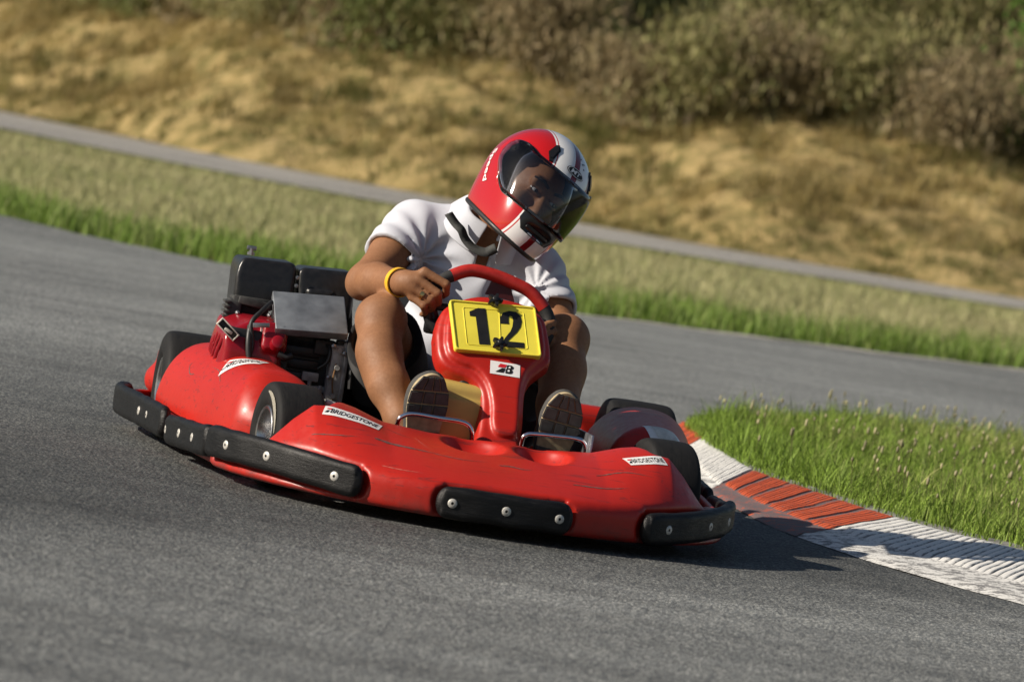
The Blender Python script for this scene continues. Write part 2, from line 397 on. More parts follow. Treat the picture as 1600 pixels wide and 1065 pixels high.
# grass blades
def grass_mat(name, trans=.35):
    n = Nodes(name); at = n.n('ShaderNodeAttribute'); at.attribute_name = 'tint'; n.col(at.outputs['Color']); n.rough(.6)
    n.b.inputs['Specular IOR Level'].default_value = .25
    tr = n.n('ShaderNodeBsdfTranslucent'); n.l(at.outputs['Color'], tr.inputs['Color']); mx = n.n('ShaderNodeMixShader'); mx.inputs[0].default_value = trans
    n.l(n.b.outputs[0], mx.inputs[1]); n.l(tr.outputs[0], mx.inputs[2]); n.l(mx.outputs[0], n.t.nodes['Material Output'].inputs['Surface']); return n.m
M['grass'] = grass_mat('grass_blade'); M['leaf'] = grass_mat('leaf', .3)
def blades(P, h, lean, width, tint, seg=3):
    n = len(P); az = rng.uniform(0, 2 * np.pi, n); fa = az + rng.uniform(-.9, .9, n) + np.pi / 2
    D = np.stack([np.cos(az), np.sin(az), 0 * az], 1); W = np.stack([np.cos(fa), np.sin(fa), 0 * fa], 1); vs = []
    for k in range(seg):
        t = k / seg; c = P + D * (lean * t ** 1.8)[:, None] + np.array([0, 0, 1.0]) * (h * (t - .22 * (lean / h).clip(0, 1.5) * t * t))[:, None]; w = (width * (1 - t * .65) * .5)[:, None]
        vs += [c - W * w, c + W * w]
    vs.append(P + D * lean[:, None] + np.array([0, 0, 1.0]) * (h * (1 - .22 * (lean / h).clip(0, 1.5)))[:, None])
    m = len(vs); V = np.stack(vs, 1).reshape(-1, 3); f = []
    for k in range(seg - 1): b = 2 * k; f += [(b, b + 1, b + 3), (b, b + 3, b + 2)]
    f.append((m - 3, m - 2, m - 1)); f = np.array(f); F = (np.arange(n)[:, None, None] * m + f[None]).reshape(-1, 3)
    T = np.repeat(tint, m, 0); return V, F, T
def tint_mesh(name, V, F, T, mat, parent=None):
    me = mesh_np(name, V, F, mat, True); at = me.color_attributes.new('tint', 'FLOAT_COLOR', 'POINT')
    at.data.foreach_set('color', np.concatenate([T, np.ones((len(T), 1))], 1).astype(np.float32).ravel())
    return link(bpy.data.objects.new(name, me), parent)
def mixcol(a, b, t): return np.asarray(a)[None] * (1 - t[:, None]) + np.asarray(b)[None] * t[:, None]

# grass strip between the track and the path
n = 88000; x = rng.uniform(-11, 11, n); u = rng.uniform(0, 1, n) ** 1.25; y = verge_near(x) + .02 + u * (path_near(x) - verge_near(x) - .05)
d0 = y - verge_near(x); d1 = path_near(x) - y; patch = .5 + .5 * wob(x, y, 0 * x, 1.6, 11); patch2 = .5 + .5 * wob(x, y, 0 * x, 4.5, 12)
green = np.clip(1.25 - d0 / 3.0 + (patch2 - .5) * .8, 0, 1) ; green = np.maximum(green, np.clip(1.1 - d1 / 1.3, 0, 1) * .85); green = np.maximum(green, .30 * patch)
h = .07 + .07 * green * rng.uniform(.3, 1.6, n) + .05 * rng.uniform(0, 1, n); h *= np.where(d0 < .5, 1.15, 1.0) * np.clip(.25 + d1 / 4, .25, 1)
t = mixcol((.50, .46, .25), (.17, .265, .045), np.clip(green + rng.normal(0, .16, n), 0, 1)) * rng.uniform(.75, 1.2, n)[:, None]
V, F, T = blades(np.stack([x, y, np.full(n, -.03)], 1), h, h * rng.uniform(.1, .7, n), rng.uniform(.008, .016, n), t, 2)
tag(tint_mesh('verge_grass', V, F, T, M['grass']), 'strip of short grass, green at the edges and straw-coloured inside, between track and path', 'grass', kind='stuff')
# dry tufts on the bank: clumps of blades, golden, brown and olive
nc = 5200; cx = rng.uniform(-9.5, 9.5, nc); ct = rng.uniform(-.3, 9, nc) ; cy = path_far(cx) + .7 + ct; pm = wob(cx, cy, 0 * cx, 2.6, 21) + .8 * wob(cx, cy, 0 * cx, 7.5, 22)
kp = (pm + rng.normal(0, .5, nc) > -.45) | (ct < 1.0); cx, cy, ct, pm = cx[kp], cy[kp], ct[kp], pm[kp]; nc = len(cx); per = 26; n = nc * per
tone = np.clip(.25 + .45 * wob(cx, cy, 0 * cx, 1.9, 23) + rng.normal(0, .35, nc), 0, 1); tone = np.maximum(tone, np.clip(1.0 - ct / 1.2, 0, .9)); dark = rng.uniform(.5, 1.15, nc)
ch = rng.uniform(.07, .26, nc) * np.clip(.45 + ct / 2.2, .45, 1.1); sp = rng.uniform(.04, .13, nc)
x = np.repeat(cx, per) + rng.normal(0, 1, n) * np.repeat(sp, per); y = np.repeat(cy, per) + rng.normal(0, 1, n) * np.repeat(sp, per); h = np.repeat(ch, per) * rng.uniform(.5, 1.25, n)
tn = np.repeat(tone, per); t = mixcol((.42, .325, .13), (.12, .135, .034), np.clip(tn + rng.normal(0, .12, n), 0, 1)) * (np.repeat(dark, per) * rng.uniform(.75, 1.2, n))[:, None]
V, F, T = blades(np.stack([x, y, bank_z(x, y) - .02], 1), h, h * rng.uniform(.15, .9, n), rng.uniform(.008, .02, n), t, 2)
tag(tint_mesh('dry_grass', V, F, T, M['grass']), 'tufts of dry yellow grass growing on the sandy bank', 'grass', kind='stuff')

# shrubs on the bank
def shrub(cx, cy, w, hgt, kind, label, leafy=1.0):
    z0 = float(bank_z(np.array(cx), np.array(cy))) - .05; root = empty('shrub', (cx, cy, z0)); r = random.Random(int(cx * 1000 + cy * 77)); nr = np.random.default_rng(int(abs(cx) * 991 + cy * 131))
    st = MB(); tips = [np.array([r.uniform(-.5, .5) * w, r.uniform(-.4, .4) * w, r.uniform(.05, .35) * hgt]) for _ in range(14)]
    for _ in range(9):
        a = r.uniform(0, 6.28); sp = r.uniform(.15, .5) * w; top = np.array([math.cos(a) * sp, math.sin(a) * sp * .8, hgt * r.uniform(.55, .98)]); mid = top * np.array([.4, .4, .5]) + np.array([r.uniform(-.06, .06), r.uniform(-.06, .06), 0])
        P = smooth_path([(0, 0, 0), mid, top], 4); st.tube(P, np.linspace(.028, .006, len(P)) * (hgt / 1.6), 6); tips += [mid, top, .5 * (mid + top)]
        for _ in range(2):
            q = P[r.randrange(3, len(P) - 1)]; e = q + np.array([r.uniform(-.3, .3) * w, r.uniform(-.3, .3) * w, r.uniform(.05, .35) * hgt]); st.tube([q, .5 * (q + e) + .02, e], [.010, .008, .004], 5); tips += [e, .5 * (q + e)]
    st.build('stem', M['stem'], root)
    tips = np.array(tips); n = int(3600 * leafy); c = tips[nr.integers(0, len(tips), n)] + nr.normal(0, 1, (n, 3)) * np.array([.16 * w, .16 * w, .10 * hgt])
    c[:, 2] = np.abs(c[:, 2]) ; s = nr.uniform(.026, .058, n) * (1.15 if kind == 3 else 1.0)
    A = nr.normal(0, 1, (n, 3)) * (np.array([.5, .5, 1.3]) if kind < 2 else 1.0); A /= np.linalg.norm(A, axis=1)[:, None]; B = np.cross(A, nr.normal(0, 1, (n, 3))); B /= np.linalg.norm(B, axis=1)[:, None] + 1e-9
    asp = .55 if kind == 3 else (.20 if kind < 2 else .36); s = s * (1.5 if kind < 2 else 1.0)
    V = np.stack([c - A * s[:, None], c + B * (s * asp)[:, None], c + A * s[:, None], c - B * (s * asp)[:, None]], 1).reshape(-1, 3); F = np.arange(4 * n).reshape(-1, 4)
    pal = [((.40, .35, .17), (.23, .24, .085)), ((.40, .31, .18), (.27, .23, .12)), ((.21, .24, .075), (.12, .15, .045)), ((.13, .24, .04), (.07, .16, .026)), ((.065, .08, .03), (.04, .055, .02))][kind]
    T = np.repeat(mixcol(pal[0], pal[1], nr.uniform(0, 1, n)) * nr.uniform(.6, 1.25, n)[:, None], 4, 0)
    tint_mesh('crown', V, F, T, M['leaf'], root); tag(root, label, 'shrub', 'shrubs along the top of the bank'); return root
M['stem'] = simple('shrub_stem', (.12, .09, .06), .9)
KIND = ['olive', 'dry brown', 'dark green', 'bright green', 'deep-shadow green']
def place_shrubs():
    r = random.Random(5); rows = []
    for k in range(19):                                      # the row at the lip of the bank
        x = -7.4 + k * .82 + r.uniform(-.2, .2); rows.append((x, 4.95 + r.uniform(-.4, .5) + (1.0 if x < -2.6 else 0) + (.5 if x > 2.5 else 0), r.uniform(1.1, 1.5), r.uniform(.8, 1.4), [0, 1, 0, 2, 1, 0, 1, 2, 0, 1, 1, 0, 1, 0, 1, 1, 0, 0, 1][k], 'front', .9))
    for k in range(10):
        x = -7.2 + k * 1.6 + r.uniform(-.3, .3); rows.append((x, 7.0 + r.uniform(-.5, .5), r.uniform(1.7, 2.2), r.uniform(2.1, 2.9), [2, 1, 2, 0, 1, 4, 0, 0, 1, 3][k], 'middle', 1.5))
    for k in range(8):
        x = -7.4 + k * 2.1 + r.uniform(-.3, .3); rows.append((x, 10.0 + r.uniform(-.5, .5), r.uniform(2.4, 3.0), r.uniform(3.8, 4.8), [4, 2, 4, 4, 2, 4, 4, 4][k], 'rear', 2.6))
    rows.append((5.35, 5.6, 1.3, 2.7, 3, 'front', 1.2))
    order = {'front': 'front row', 'middle': 'middle row', 'rear': 'tall back row'}; seen = {}
    ords = ['first', 'second', 'third', 'fourth', 'fifth', 'sixth', 'seventh', 'eighth', 'ninth', 'tenth', 'eleventh', 'twelfth', 'thirteenth', 'fourteenth', 'fifteenth', 'sixteenth', 'seventeenth', 'eighteenth', 'nineteenth', 'twentieth']
    rows.sort(key=lambda q: (q[5], q[0]))
    for (x, dy, w, hh, kd, row, leafy) in rows:
        seen[row] = seen.get(row, 0) + 1
        shrub(x, float(path_far(x)) + dy, w, hh, kd, '%s shrub on the bank, %s from the left in the %s' % (KIND[kd], ords[seen[row] - 1], order[row]), leafy)
place_shrubs()

# the kerb: painted ridged blocks on a concrete bed
KR = smooth_path([(.55, 5.3), (.58, 4.5), (.62, 3.45), (.65, 2.75), (.69, 2.12), (.77, 1.55), (.90, 1.02), (1.15, .46), (1.38, .13), (1.66, -.12), (2.1, -.36), (2.8, -.62)], 10)
KG = smooth_path([(.61, 5.4), (.66, 4.7), (.72, 3.7), (.77, 3.15), (.84, 2.62), (1.0, 2.12), (1.21, 1.60), (1.44, 1.27), (1.68, 1.02), (1.98, .80), (2.4, .58), (3.0, .35)], 10)
def kerb_pt(s, v):
    q = s * 10; i = np.clip(q.astype(int), 0, len(KR) - 2); f = (q - i)[:, None]
    return (KR[i] * (1 - f) + KR[i + 1] * f) * (1 - v) + (KG[i] * (1 - f) + KG[i + 1] * f) * v
def kerb_rise(v): return .006 + .046 * np.clip(v, 0, 1.2) ** 1.2
def kerb_paint(name, c, worn):
    n = Nodes(name); at = n.n('ShaderNodeAttribute'); at.attribute_name = 'tint'
    sep = n.n('ShaderNodeSeparateColor'); n.l(at.outputs['Color'], sep.inputs[0])
    a = n.noise(26, 6, .7); b = n.noise(150, 4, .7)
    m = n.math('ADD', n.math('MULTIPLY', n.math('SUBTRACT', a, .5), 1.5), n.math('ADD', n.math('MULTIPLY', n.math('SUBTRACT', b, .5), .9), sep.outputs[0]))
    k = n.ramp(m, [(.40, 0.0), (.56, 1.0)]); n.col(n.mix(k, worn, n.mix(n.ramp(b, [(.3, 0.0), (.75, .5)]), c, tuple(x * .72 for x in c)))); n.rough(.7); n.bump(b, .5, .002); return n.m
M['kerb_red'] = kerb_paint('kerb_red_paint', (.60, .10, .03), (.14, .105, .105)); M['kerb_white'] = kerb_paint('kerb_white_paint', (.80, .79, .75), (.20, .195, .19))
M['concrete'] = simple('concrete', (.22, .215, .20), .9, 0, .25, 30, .5)
sb = np.linspace(1.2, 10.9, 160); ed = [-.03, .0, .35, .7, 1.0, 1.06, 1.16]
V = np.vstack([np.concatenate([kerb_pt(sb, v), (np.full((len(sb), 1), 0.0) + (kerb_rise(v) if v > 0 else 0.0) - (.012 if v < 0 else .006))], 1) for v in ed]); ns = len(sb)
i, j = np.meshgrid(np.arange(ns - 1), np.arange(len(ed) - 1)); a = (j * ns + i).ravel()
kerb = tag(obj('kerb', V, np.stack([a, a + 1, a + ns + 1, a + ns], 1), M['concrete']), kind='structure')
def kerb_block(s0, s1, mat, ridges, apron, groups=0):
    nu = ridges * 8 + 1; u = np.linspace(0, 1, nu); vv = np.concatenate([np.linspace(0.0, apron, 6), np.linspace(apron + .02, .985, 14)]); Vs = []; Ts = []
    for v in vv:
        P = kerb_pt(s0 + (s1 - s0) * u, v); ph = (u * ridges) % 1.0; rid = np.clip((np.minimum(ph, 1 - ph) - .06 - .03 * np.sin(u * 91)) / .10, 0, 1)
        if groups: gp = ((u * groups) % 1.0); rid = rid * np.where(gp < .20, 0.25, 1.0)
        mk = float(np.clip((v - apron) / .05, 0, 1)) * float(np.clip((1.0 - v) / .04, 0, 1))
        z = kerb_rise(v) * min(1.0, .15 + v / .07) + .0055 * rid * mk + .003 * min(1.0, .4 + v / .05) + .0015 * wob(P[:, 0], P[:, 1], 0 * u, 40, 2); end = np.minimum(u, 1 - u) * nu
        Vs.append(np.concatenate([P, z[:, None]], 1)); pt = np.where(mk > .3, .20 + .52 * rid, (.52 if not groups else .33))
        Ts.append(np.stack([pt, pt, pt], 1))
    V = np.vstack(Vs); i, j = np.meshgrid(np.arange(nu - 1), np.arange(len(vv) - 1)); a = (j * nu + i).ravel()
    tint_mesh('kerb_block', V, np.stack([a, a + 1, a + nu + 1, a + nu], 1), np.vstack(Ts), mat, kerb)
for (s0, s1, m, rg, ap, gr) in ((1.25, 2.0, 'kerb_red', 22, .2, 5), (2.0, 4.0, 'kerb_white', 26, .25, 0), (4.0, 6.0, 'kerb_red', 42, .30, 6), (6.0, 9.2, 'kerb_white', 40, .36, 0), (9.2, 10.8, 'kerb_red', 36, .3, 6)):
    kerb_block(s0 + .006, s1 - .006, M[m], rg, ap, gr)

# grass island inside the bend
top = smooth_path([(.72, 4.55), (.82, 4.85), (1.04, 5.30), (1.31, 5.95), (1.71, 6.3), (2.1, 6.5), (2.8, 6.9), (4.2, 7.6)], 8); IG = np.vstack([kerb_pt(np.linspace(1.5, 10.9, 90), 1.10), [(4.2, -.2)]]); ipoly = np.vstack([IG, top[::-1]])
bm = bmesh.new(); vs = [bm.verts.new((p[0], p[1], .05)) for p in ipoly]; lo = [bm.verts.new((p[0] , p[1], -.02)) for p in ipoly]
f = bm.faces.new(vs); bmesh.ops.triangulate(bm, faces=[f]); k = len(vs)
for q in range(k): bm.faces.new((vs[q], lo[q], lo[(q + 1) % k], vs[(q + 1) % k]))
bmesh.ops.recalc_face_normals(bm, faces=bm.faces); me = bpy.data.meshes.new('island'); bm.to_mesh(me); bm.free(); me.materials.append(M['island_soil']); tag(link(bpy.data.objects.new('island', me)), kind='structure')
def in_island(m, margin=0.0):
    x = rng.uniform(.55, 1, m) ** 1.0 * 0 + .55 + 3.6 * rng.uniform(0, 1, m) ** 1.5; y = rng.uniform(-.1, 7.2, m); d = poly_sd(ipoly, x, y); k = d < margin; return x[k], y[k], -d[k]
x, y, d = in_island(120000, .03); n = len(x); pt = .5 + .5 * wob(x, y, 0 * x, 5, 31); dry = np.clip((x - 1.0) * .28 + (pt - .5) * .5 + rng.normal(0, .22, n), 0, .85) * np.clip(d / .25, .25, 1)
h = rng.uniform(.045, .115, n) * (.75 + .5 * pt) * np.clip(.55 + d / .2, 0, 1) * np.where(rng.uniform(0, 1, n) < .06, 1.5, 1); lean = h * rng.uniform(.1, .95, n)
t = mixcol((.22, .33, .05), (.50, .45, .21), dry) * rng.uniform(.3, 1.65, n)[:, None]
V, F, T = blades(np.stack([x, y, np.full(n, .045)], 1), h, lean, rng.uniform(.0025, .0055, n), t, 3)
tag(tint_mesh('island_grass', V, F, T, M['grass']), 'green grass covering the island behind the red and white kerb', 'grass', kind='stuff')
# seed heads on thin stalks
x, y, d = in_island(1700, -.04); kp = rng.uniform(0, 1, len(x)) < np.clip(.25 + (x - .9) * .6, .1, 1); x, y = x[kp], y[kp]; Vs, Fs, Ts = [], [], []; b = 0
ico = bmesh.new(); bmesh.ops.create_icosphere(ico, subdivisions=1, radius=1); iv = np.array([v.co for v in ico.verts]); fi = np.array([[v.index for v in f.verts] for f in ico.faces]); ico.free()
for px, py in zip(x, y):
    hh = rng.uniform(.08, .15); tx, ty = rng.normal(0, .018, 2); top_ = np.array([px + tx, py + ty, .045 + hh]); r_ = rng.uniform(.0032, .0062)
    Vs.append(iv * np.array([r_, r_, r_ * rng.uniform(1.3, 3.0)]) + top_); Fs.append(fi + b); b += len(iv); cc = np.array([.60, .55, .33]) * rng.uniform(.45, 1.1); Ts.append(np.tile(cc, (len(iv), 1)))
    w = .0013; Vs.append(np.array([(px - w, py, .04), (px + w, py, .04), (top_[0] + w, top_[1], top_[2]), (top_[0] - w, top_[1], top_[2])])); Fs.append(np.array([(0, 1, 2), (0, 2, 3)]) + b); b += 4; Ts.append(np.tile((.22, .24, .08), (4, 1)))
tag(tint_mesh('seed_heads', np.vstack(Vs), np.vstack(Fs), np.vstack(Ts), M['grass']), 'pale dry seed heads standing in the island grass', 'grass', kind='stuff')

# ------------------------------------------------------------------ kart materials
def plastic_red():
    n = Nodes('worn_red_plastic'); a = n.noise(3.5, 5, .6); fine = n.noise(60, 5, .65)
    sc = n.noise(5, 6, .72, n.mapped((.7, 9, 17), (.15, .05, .25)), .8); sc2 = n.noise(14, 4, .7, n.mapped((10, 1.5, 9), (0, .2, -.5)), 1.0)
    c = n.ramp(a, [(.3, (.39, .014, .008)), (.7, (.47, .020, .011))])
    c = n.mix(n.ramp(sc, [(.57, 0.0), (.65, .75)]), c, (.15, .022, .020)); c = n.mix(n.ramp(sc2, [(.66, 0.0), (.72, .3)]), c, (.55, .10, .07))
    z = n.n('ShaderNodeSeparateXYZ'); n.l(n.coord(), z.inputs[0])
    dirt = n.math('MULTIPLY', n.ramp(z.outputs['Z'], [(.03, 1.0), (.085, 0.0)]), n.ramp(n.noise(18, 5, .7), [(.35, 0.0), (.65, 1.0)]))
    n.col(n.mix(n.math('MULTIPLY', dirt, .8), c, (.10, .035, .03))); n.rough(n.ramp(fine, [(.25, .30), (.75, .48)])); n.b.inputs['Specular IOR Level'].default_value = .40
    n.bump(n.math('ADD', n.math('MULTIPLY', sc, .6), fine), .12, .0012); return n.m
M['red'] = plastic_red()
def plastic_black():
    n = Nodes('scuffed_black_plastic'); s = n.noise(16, 6, .75, n.mapped((2, 2, 16))); f = n.noise(90, 4, .7)
    n.col(n.mix(n.ramp(s, [(.52, 0.0), (.82, .6)]), (.005, .005, .0055), (.030, .030, .030))); n.b.inputs['Specular IOR Level'].default_value = .32; n.rough(n.ramp(s, [(.3, .34), (.8, .7)])); n.bump(n.math('ADD', s, n.math('MULTIPLY', f, .4)), .45, .003); return n.m
M['strip'] = plastic_black()
def rubber():
    n = Nodes('tyre_rubber'); f = n.noise(35, 5, .7, n.mapped((8, 1, 1))); n.col(n.ramp(f, [(.3, (.006, .006, .0065)), (.75, (.017, .0165, .016))])); n.b.inputs['Specular IOR Level'].default_value = .28; n.rough(n.ramp(f, [(.3, .62), (.8, .85)])); n.bump(n.noise(120, 4, .7), .3, .0012); return n.m
M['rubber'] = rubber(); M['rim'] = simple('cast_alloy', (.62, .61, .60), .30, 1.0, .12, 30, .1)
M['chrome'] = simple('chrome', (.80, .80, .82), .07, 1.0, .03, 20); M['steel'] = simple('grey_steel', (.36, .36, .37), .42, 1.0, .2, 25, .15); M['zinc'] = simple('dull_zinc_sheet', (.26, .28, .30), .5, .7, .22, 18, .12)
M['screw'] = simple('screw_washer', (.55, .53, .49), .5, .35, .25, 300); M['blackmetal'] = simple('black_metal', (.022, .022, .023), .45, .3, .3, 50, .2)
M['cast'] = simple('cast_engine_alloy', (.34, .335, .325), .6, .25, .35, 45, .4); M['blackplastic'] = simple('black_moulded_plastic', (.014, .014, .015), .34, 0, .3, 60, .12)
M['engred'] = simple('red_engine_paint', (.25, .006, .013), .22, 0, .12, 12); M['rubberhose'] = simple('black_hose', (.015, .015, .015), .5)
M['yellow'] = simple('yellow_number_plate', (.82, .70, .07), .42, 0, .06, 14, .05); M['ink'] = simple('black_vinyl', (.012, .012, .012), .45, 0, .1)
M['white'] = simple('white_vinyl', (.80, .80, .79), .4, 0, .06, 25); M['inkred'] = simple('red_vinyl', (.62, .02, .03), .4)
M['tank'] = simple('yellowed_tank_plastic', (.52, .37, .10), .38, 0, .15, 9, .1); M['grip'] = simple('black_foam_grip', (.02, .02, .02), .72, 0, .2, 90, .4)
M['redgrip'] = simple('red_rubber_grip', (.42, .022, .016), .42, 0, .18, 60, .25); M['paper'] = simple('old_paper_label', (.62, .62, .58), .5, 0, .2, 60)
M['seat'] = simple('black_seat_shell', (.02, .02, .021), .4, 0, .25, 20, .1); M['floor'] = simple('floor_tray_alloy', (.42, .43, .46), .38, .9, .2, 30, .2)
M['podred'] = M['red']; M['tyremark'] = simple('tyre_wall_scuff', (.30, .28, .23), .8, 0, .35, 160)

kart = empty('go_kart', (0, 0, 0), YAW); tag(kart, 'red racing go-kart with yellow number 12 plate, cornering beside the kerb', 'go-kart')

# ------------------------------------------------------------------ wheels
def wheel(cx, cy, R, w, side, steer=0.0, mark=False):      # side -1: outer face towards -x
    e = empty('wheel', (cx, cy, R), math.radians(steer), kart); A = ry(90) if side > 0 else ry(-90); hw = w / 2; rb = .0665
    prof = [(rb, -hw * .80), (rb + .004, -hw * .90), (rb + .3 * (R - rb), -hw), (rb + .62 * (R - rb), -hw * .985), (R - .016, -hw * .945), (R - .005, -hw * .85), (R - .001, -hw * .6), (R, 0), (R - .001, hw * .6), (R - .005, hw * .85), (R - .016, hw * .945), (rb + .62 * (R - rb), hw * .985), (rb + .3 * (R - rb), hw), (rb + .004, hw * .90), (rb, hw * .80)]
    q = smooth_path([(p[0], p[1], 0) for p in prof], 3)[:, :2]; prof = [tuple(p) for p in q] + [(rb - .006, hw * .6), (rb - .006, -hw * .6)]
    ty = MB().lathe(prof, R=A, seg=72, closed=True).build('tyre', M['rubber'], e)
    if mark:
        Vm = []; 
        for k in range(9):
            a = math.radians(-4 - k * 10); wdt = .010 * math.sin(math.pi * (k + .6) / 9.2)
            for rr in (R * .80 - wdt, R * .80 + wdt): Vm.append((rr * math.cos(a), rr * math.sin(a), hw * .992 + .0012))
        MB().add(np.array(Vm) @ A.T, [(2 * i, 2 * i + 1, 2 * i + 3, 2 * i + 2) for i in range(8)]).build('tyre_wall_mark', M['tyremark'], e)
    rim = MB(); rr = rb + .001
    rim.lathe([(rr - .012, hw * .30), (rr - .010, hw * .62), (rr - .004, hw * .74), (rr + .003, hw * .90), (rr + .0005, hw * .95), (rr - .006, hw * .92), (rr - .012, hw * .7), (rr - .016, hw * .3), (rr - .016, -hw * .3), (rr - .012, -hw * .7), (rr - .005, -hw * .92), (rr + .002, -hw * .94), (rr + .003, -hw * .88), (rr - .004, -hw * .74), (rr - .010, -hw * .6), (rr - .010, 0)], R=A, seg=48, closed=True)
    rim.lathe([(0, .006), (.020, .006), (.024, 0), (.044, -.006), (rr - .010, -.004), (rr - .010, -.012), (.02, -.014), (0, -.014)], (A @ np.array([0, 0, hw * .05])), A, 40)
    rim.build('rim', M['rim'], e)
    hub = MB().lathe([(0, .030), (.010, .030), (.013, .026), (.013, 0), (0, 0)], A @ np.array([0, 0, hw * .05]), A, 6)
    for k in range(3):
        a = 2 * math.pi * k / 3 + .4; hub.lathe([(0, .012), (.006, .012), (.006, 0)], A @ np.array([.030 * math.cos(a), .030 * math.sin(a), hw * .05 + .0]), A, 6)
    hub.build('hub_nut', M['steel'], e); return e
wheel(-.484, 0, .134, .136, -1, 9, True); wheel(.484, 0, .134, .136, 1, 9); wheel(-.618, 1.05, .146, .20, -1); wheel(.618, 1.05, .146, .20, 1)

# ------------------------------------------------------------------ nose, pods, rub strips
FRONT = [(-.665, .0), (-.645, -.07), (-.60, -.17), (-.50, -.305), (-.36, -.415), (-.17, -.487), (0, -.50), (.17, -.487), (.36, -.415), (.50, -.305), (.60, -.17), (.645, -.07), (.665, .0)]
FR = smooth_path(np.array(FRONT), 5)
plan = [tuple(p) for p in FR] + [(.665, .05), (.60, .05), (.588, -.08), (.562, -.16), (.42, -.165), (.39, -.10), (.28, -.08), (-.28, -.08), (-.39, -.10), (-.42, -.165), (-.562, -.16), (-.588, -.08), (-.60, .05), (-.665, .05)]
CREST = [(0, .205), (.15, .204), (.27, .214), (.34, .238), (.41, .254), (.455, .252), (.50, .210), (.557, .138), (.60, .118), (.70, .118)]
def strip_field(path, zs, th=.017, hh=.040, rr=.016):
    P = np.asarray(path, float); zs = np.asarray(zs, float)
    def f(X, Y, Z):
        X2, Y2 = np.broadcast_arrays(X[:, :, 0], Y[:, :, 0]); d, u = path_sd(P, X2, Y2); zc = np.interp(u, np.arange(len(P)), zs)
        L = np.concatenate([[0], np.cumsum(np.linalg.norm(np.diff(P[:, :2], axis=0), axis=1))]); sa = np.interp(u, np.arange(len(P)), L); en = np.minimum(sa, L[-1] - sa); re = hh * .85; e2 = np.where(en < 1e-6, th - d, th + en)
        h2 = hh - re + np.sqrt(np.maximum(re * re - np.maximum(re - e2, 0) ** 2, 0)) - np.where(e2 < 0, .02, 0)
        a = (d - th)[:, :, None] + rr; b = np.abs(Z - zc[:, :, None]) - h2[:, :, None] + rr
        return np.sqrt(np.maximum(a, 0) ** 2 + np.maximum(b, 0) ** 2) + np.minimum(np.maximum(a, b), 0) - rr
    return f
def sub_path(P, a, b, out=.0, n=24):      # part of a plan path between arc fractions, pushed outward
    P = np.asarray(P); s = np.concatenate([[0], np.cumsum(np.linalg.norm(np.diff(P, axis=0), axis=1))]); s /= s[-1]; t = np.linspace(a, b, n)
    Q = np.stack([np.interp(t, s, P[:, 0]), np.interp(t, s, P[:, 1])], 1); T = np.gradient(Q, axis=0); T /= np.linalg.norm(T, axis=1)[:, None]; N = np.stack([T[:, 1], -T[:, 0]], 1)
    if N[n // 2][1] > 0 and abs(N[n // 2][1]) > .3: N = -N
    return Q + N * out, N
SIDE = smooth_path(np.array([(-.665, .0), (-.685, .15), (-.715, .40), (-.735, .58), (-.765, .85), (-.79, 1.05), (-.795, 1.18), (-.77, 1.27), (-.70, 1.33)]), 6)
STR = {}
def frac_at(P, x):                        # arc fraction where the front outline passes this x
    s = np.concatenate([[0], np.cumsum(np.linalg.norm(np.diff(P, axis=0), axis=1))]); s /= s[-1]; return float(np.interp(x, P[:, 0], s))
STR['C'] = sub_path(FR, frac_at(FR, -.672), frac_at(FR, -.352), .006); STR['D'] = sub_path(FR, frac_at(FR, -.152), frac_at(FR, .158), .004); STR['E'] = sub_path(FR, frac_at(FR, .372), frac_at(FR, .668), .006)
STRZ = {'C': np.linspace(.096, .082, 24) + .010 * np.sin(np.linspace(0, math.pi, 24)), 'D': np.linspace(.072, .072, 24), 'E': np.linspace(.070, .102, 24)}
def side_strip(y0, y1, sgn):
    m = (SIDE[:, 1] >= y0) & (SIDE[:, 1] <= y1); Q = SIDE[m].copy(); T = np.gradient(Q, axis=0); T /= np.linalg.norm(T, axis=1)[:, None]; N = np.stack([-T[:, 1], T[:, 0]], 1)
    Q = Q + N * .004; Q[:, 0] *= -sgn; N[:, 0] *= -sgn; return Q, N

nose = SDF((-.72, -.55, .015), (.72, .08, .275), .0052)
def f_nose(X, Y, Z):
    X2, Y2 = np.broadcast_arrays(X[:, :, 0], Y[:, :, 0]); d2 = poly_sd(plan, X2, Y2); ax = np.abs(X2); yf = np.interp(X2, FR[:, 0], FR[:, 1]); zc = np.interp(ax, [c[0] for c in CREST], [c[1] for c in CREST])
    s = np.clip((Y2 - yf) / np.maximum(-.11 - yf, .06), 0, 1.3); zt = .112 + (zc - .112) * (1 - (1 - np.clip(s, 0, 1)) ** 1.7) - .02 * np.clip(s - 1, 0, 1)
    zt = np.where(ax > .575, .112, zt); top = (Z - zt[:, :, None]) * .86
    v = smax(np.repeat(d2[:, :, None], Z.shape[2], 2), top, .022); return smax(v, .030 - Z, .022)
nose.op(f_nose)
for kx in ('C', 'D', 'E'):
    P, N = STR[kx]; nose.op(strip_field(P, STRZ[kx], .026, .047, .022), k=.016, mode='sub')
for cx, sx in ((-.045, .086), (.132, .076)):                       # two cups moulded into the top
    nose.ell((cx, -.190, .226), (sx, .098, .080), k=.008, mode='sub')
V, F = nose.mesh(); V = relax(V, F, 3, .5); nose_bvh = bvh_of(V, F); NOSE = obj('nose_fairing', V, F, M['red'], kart)

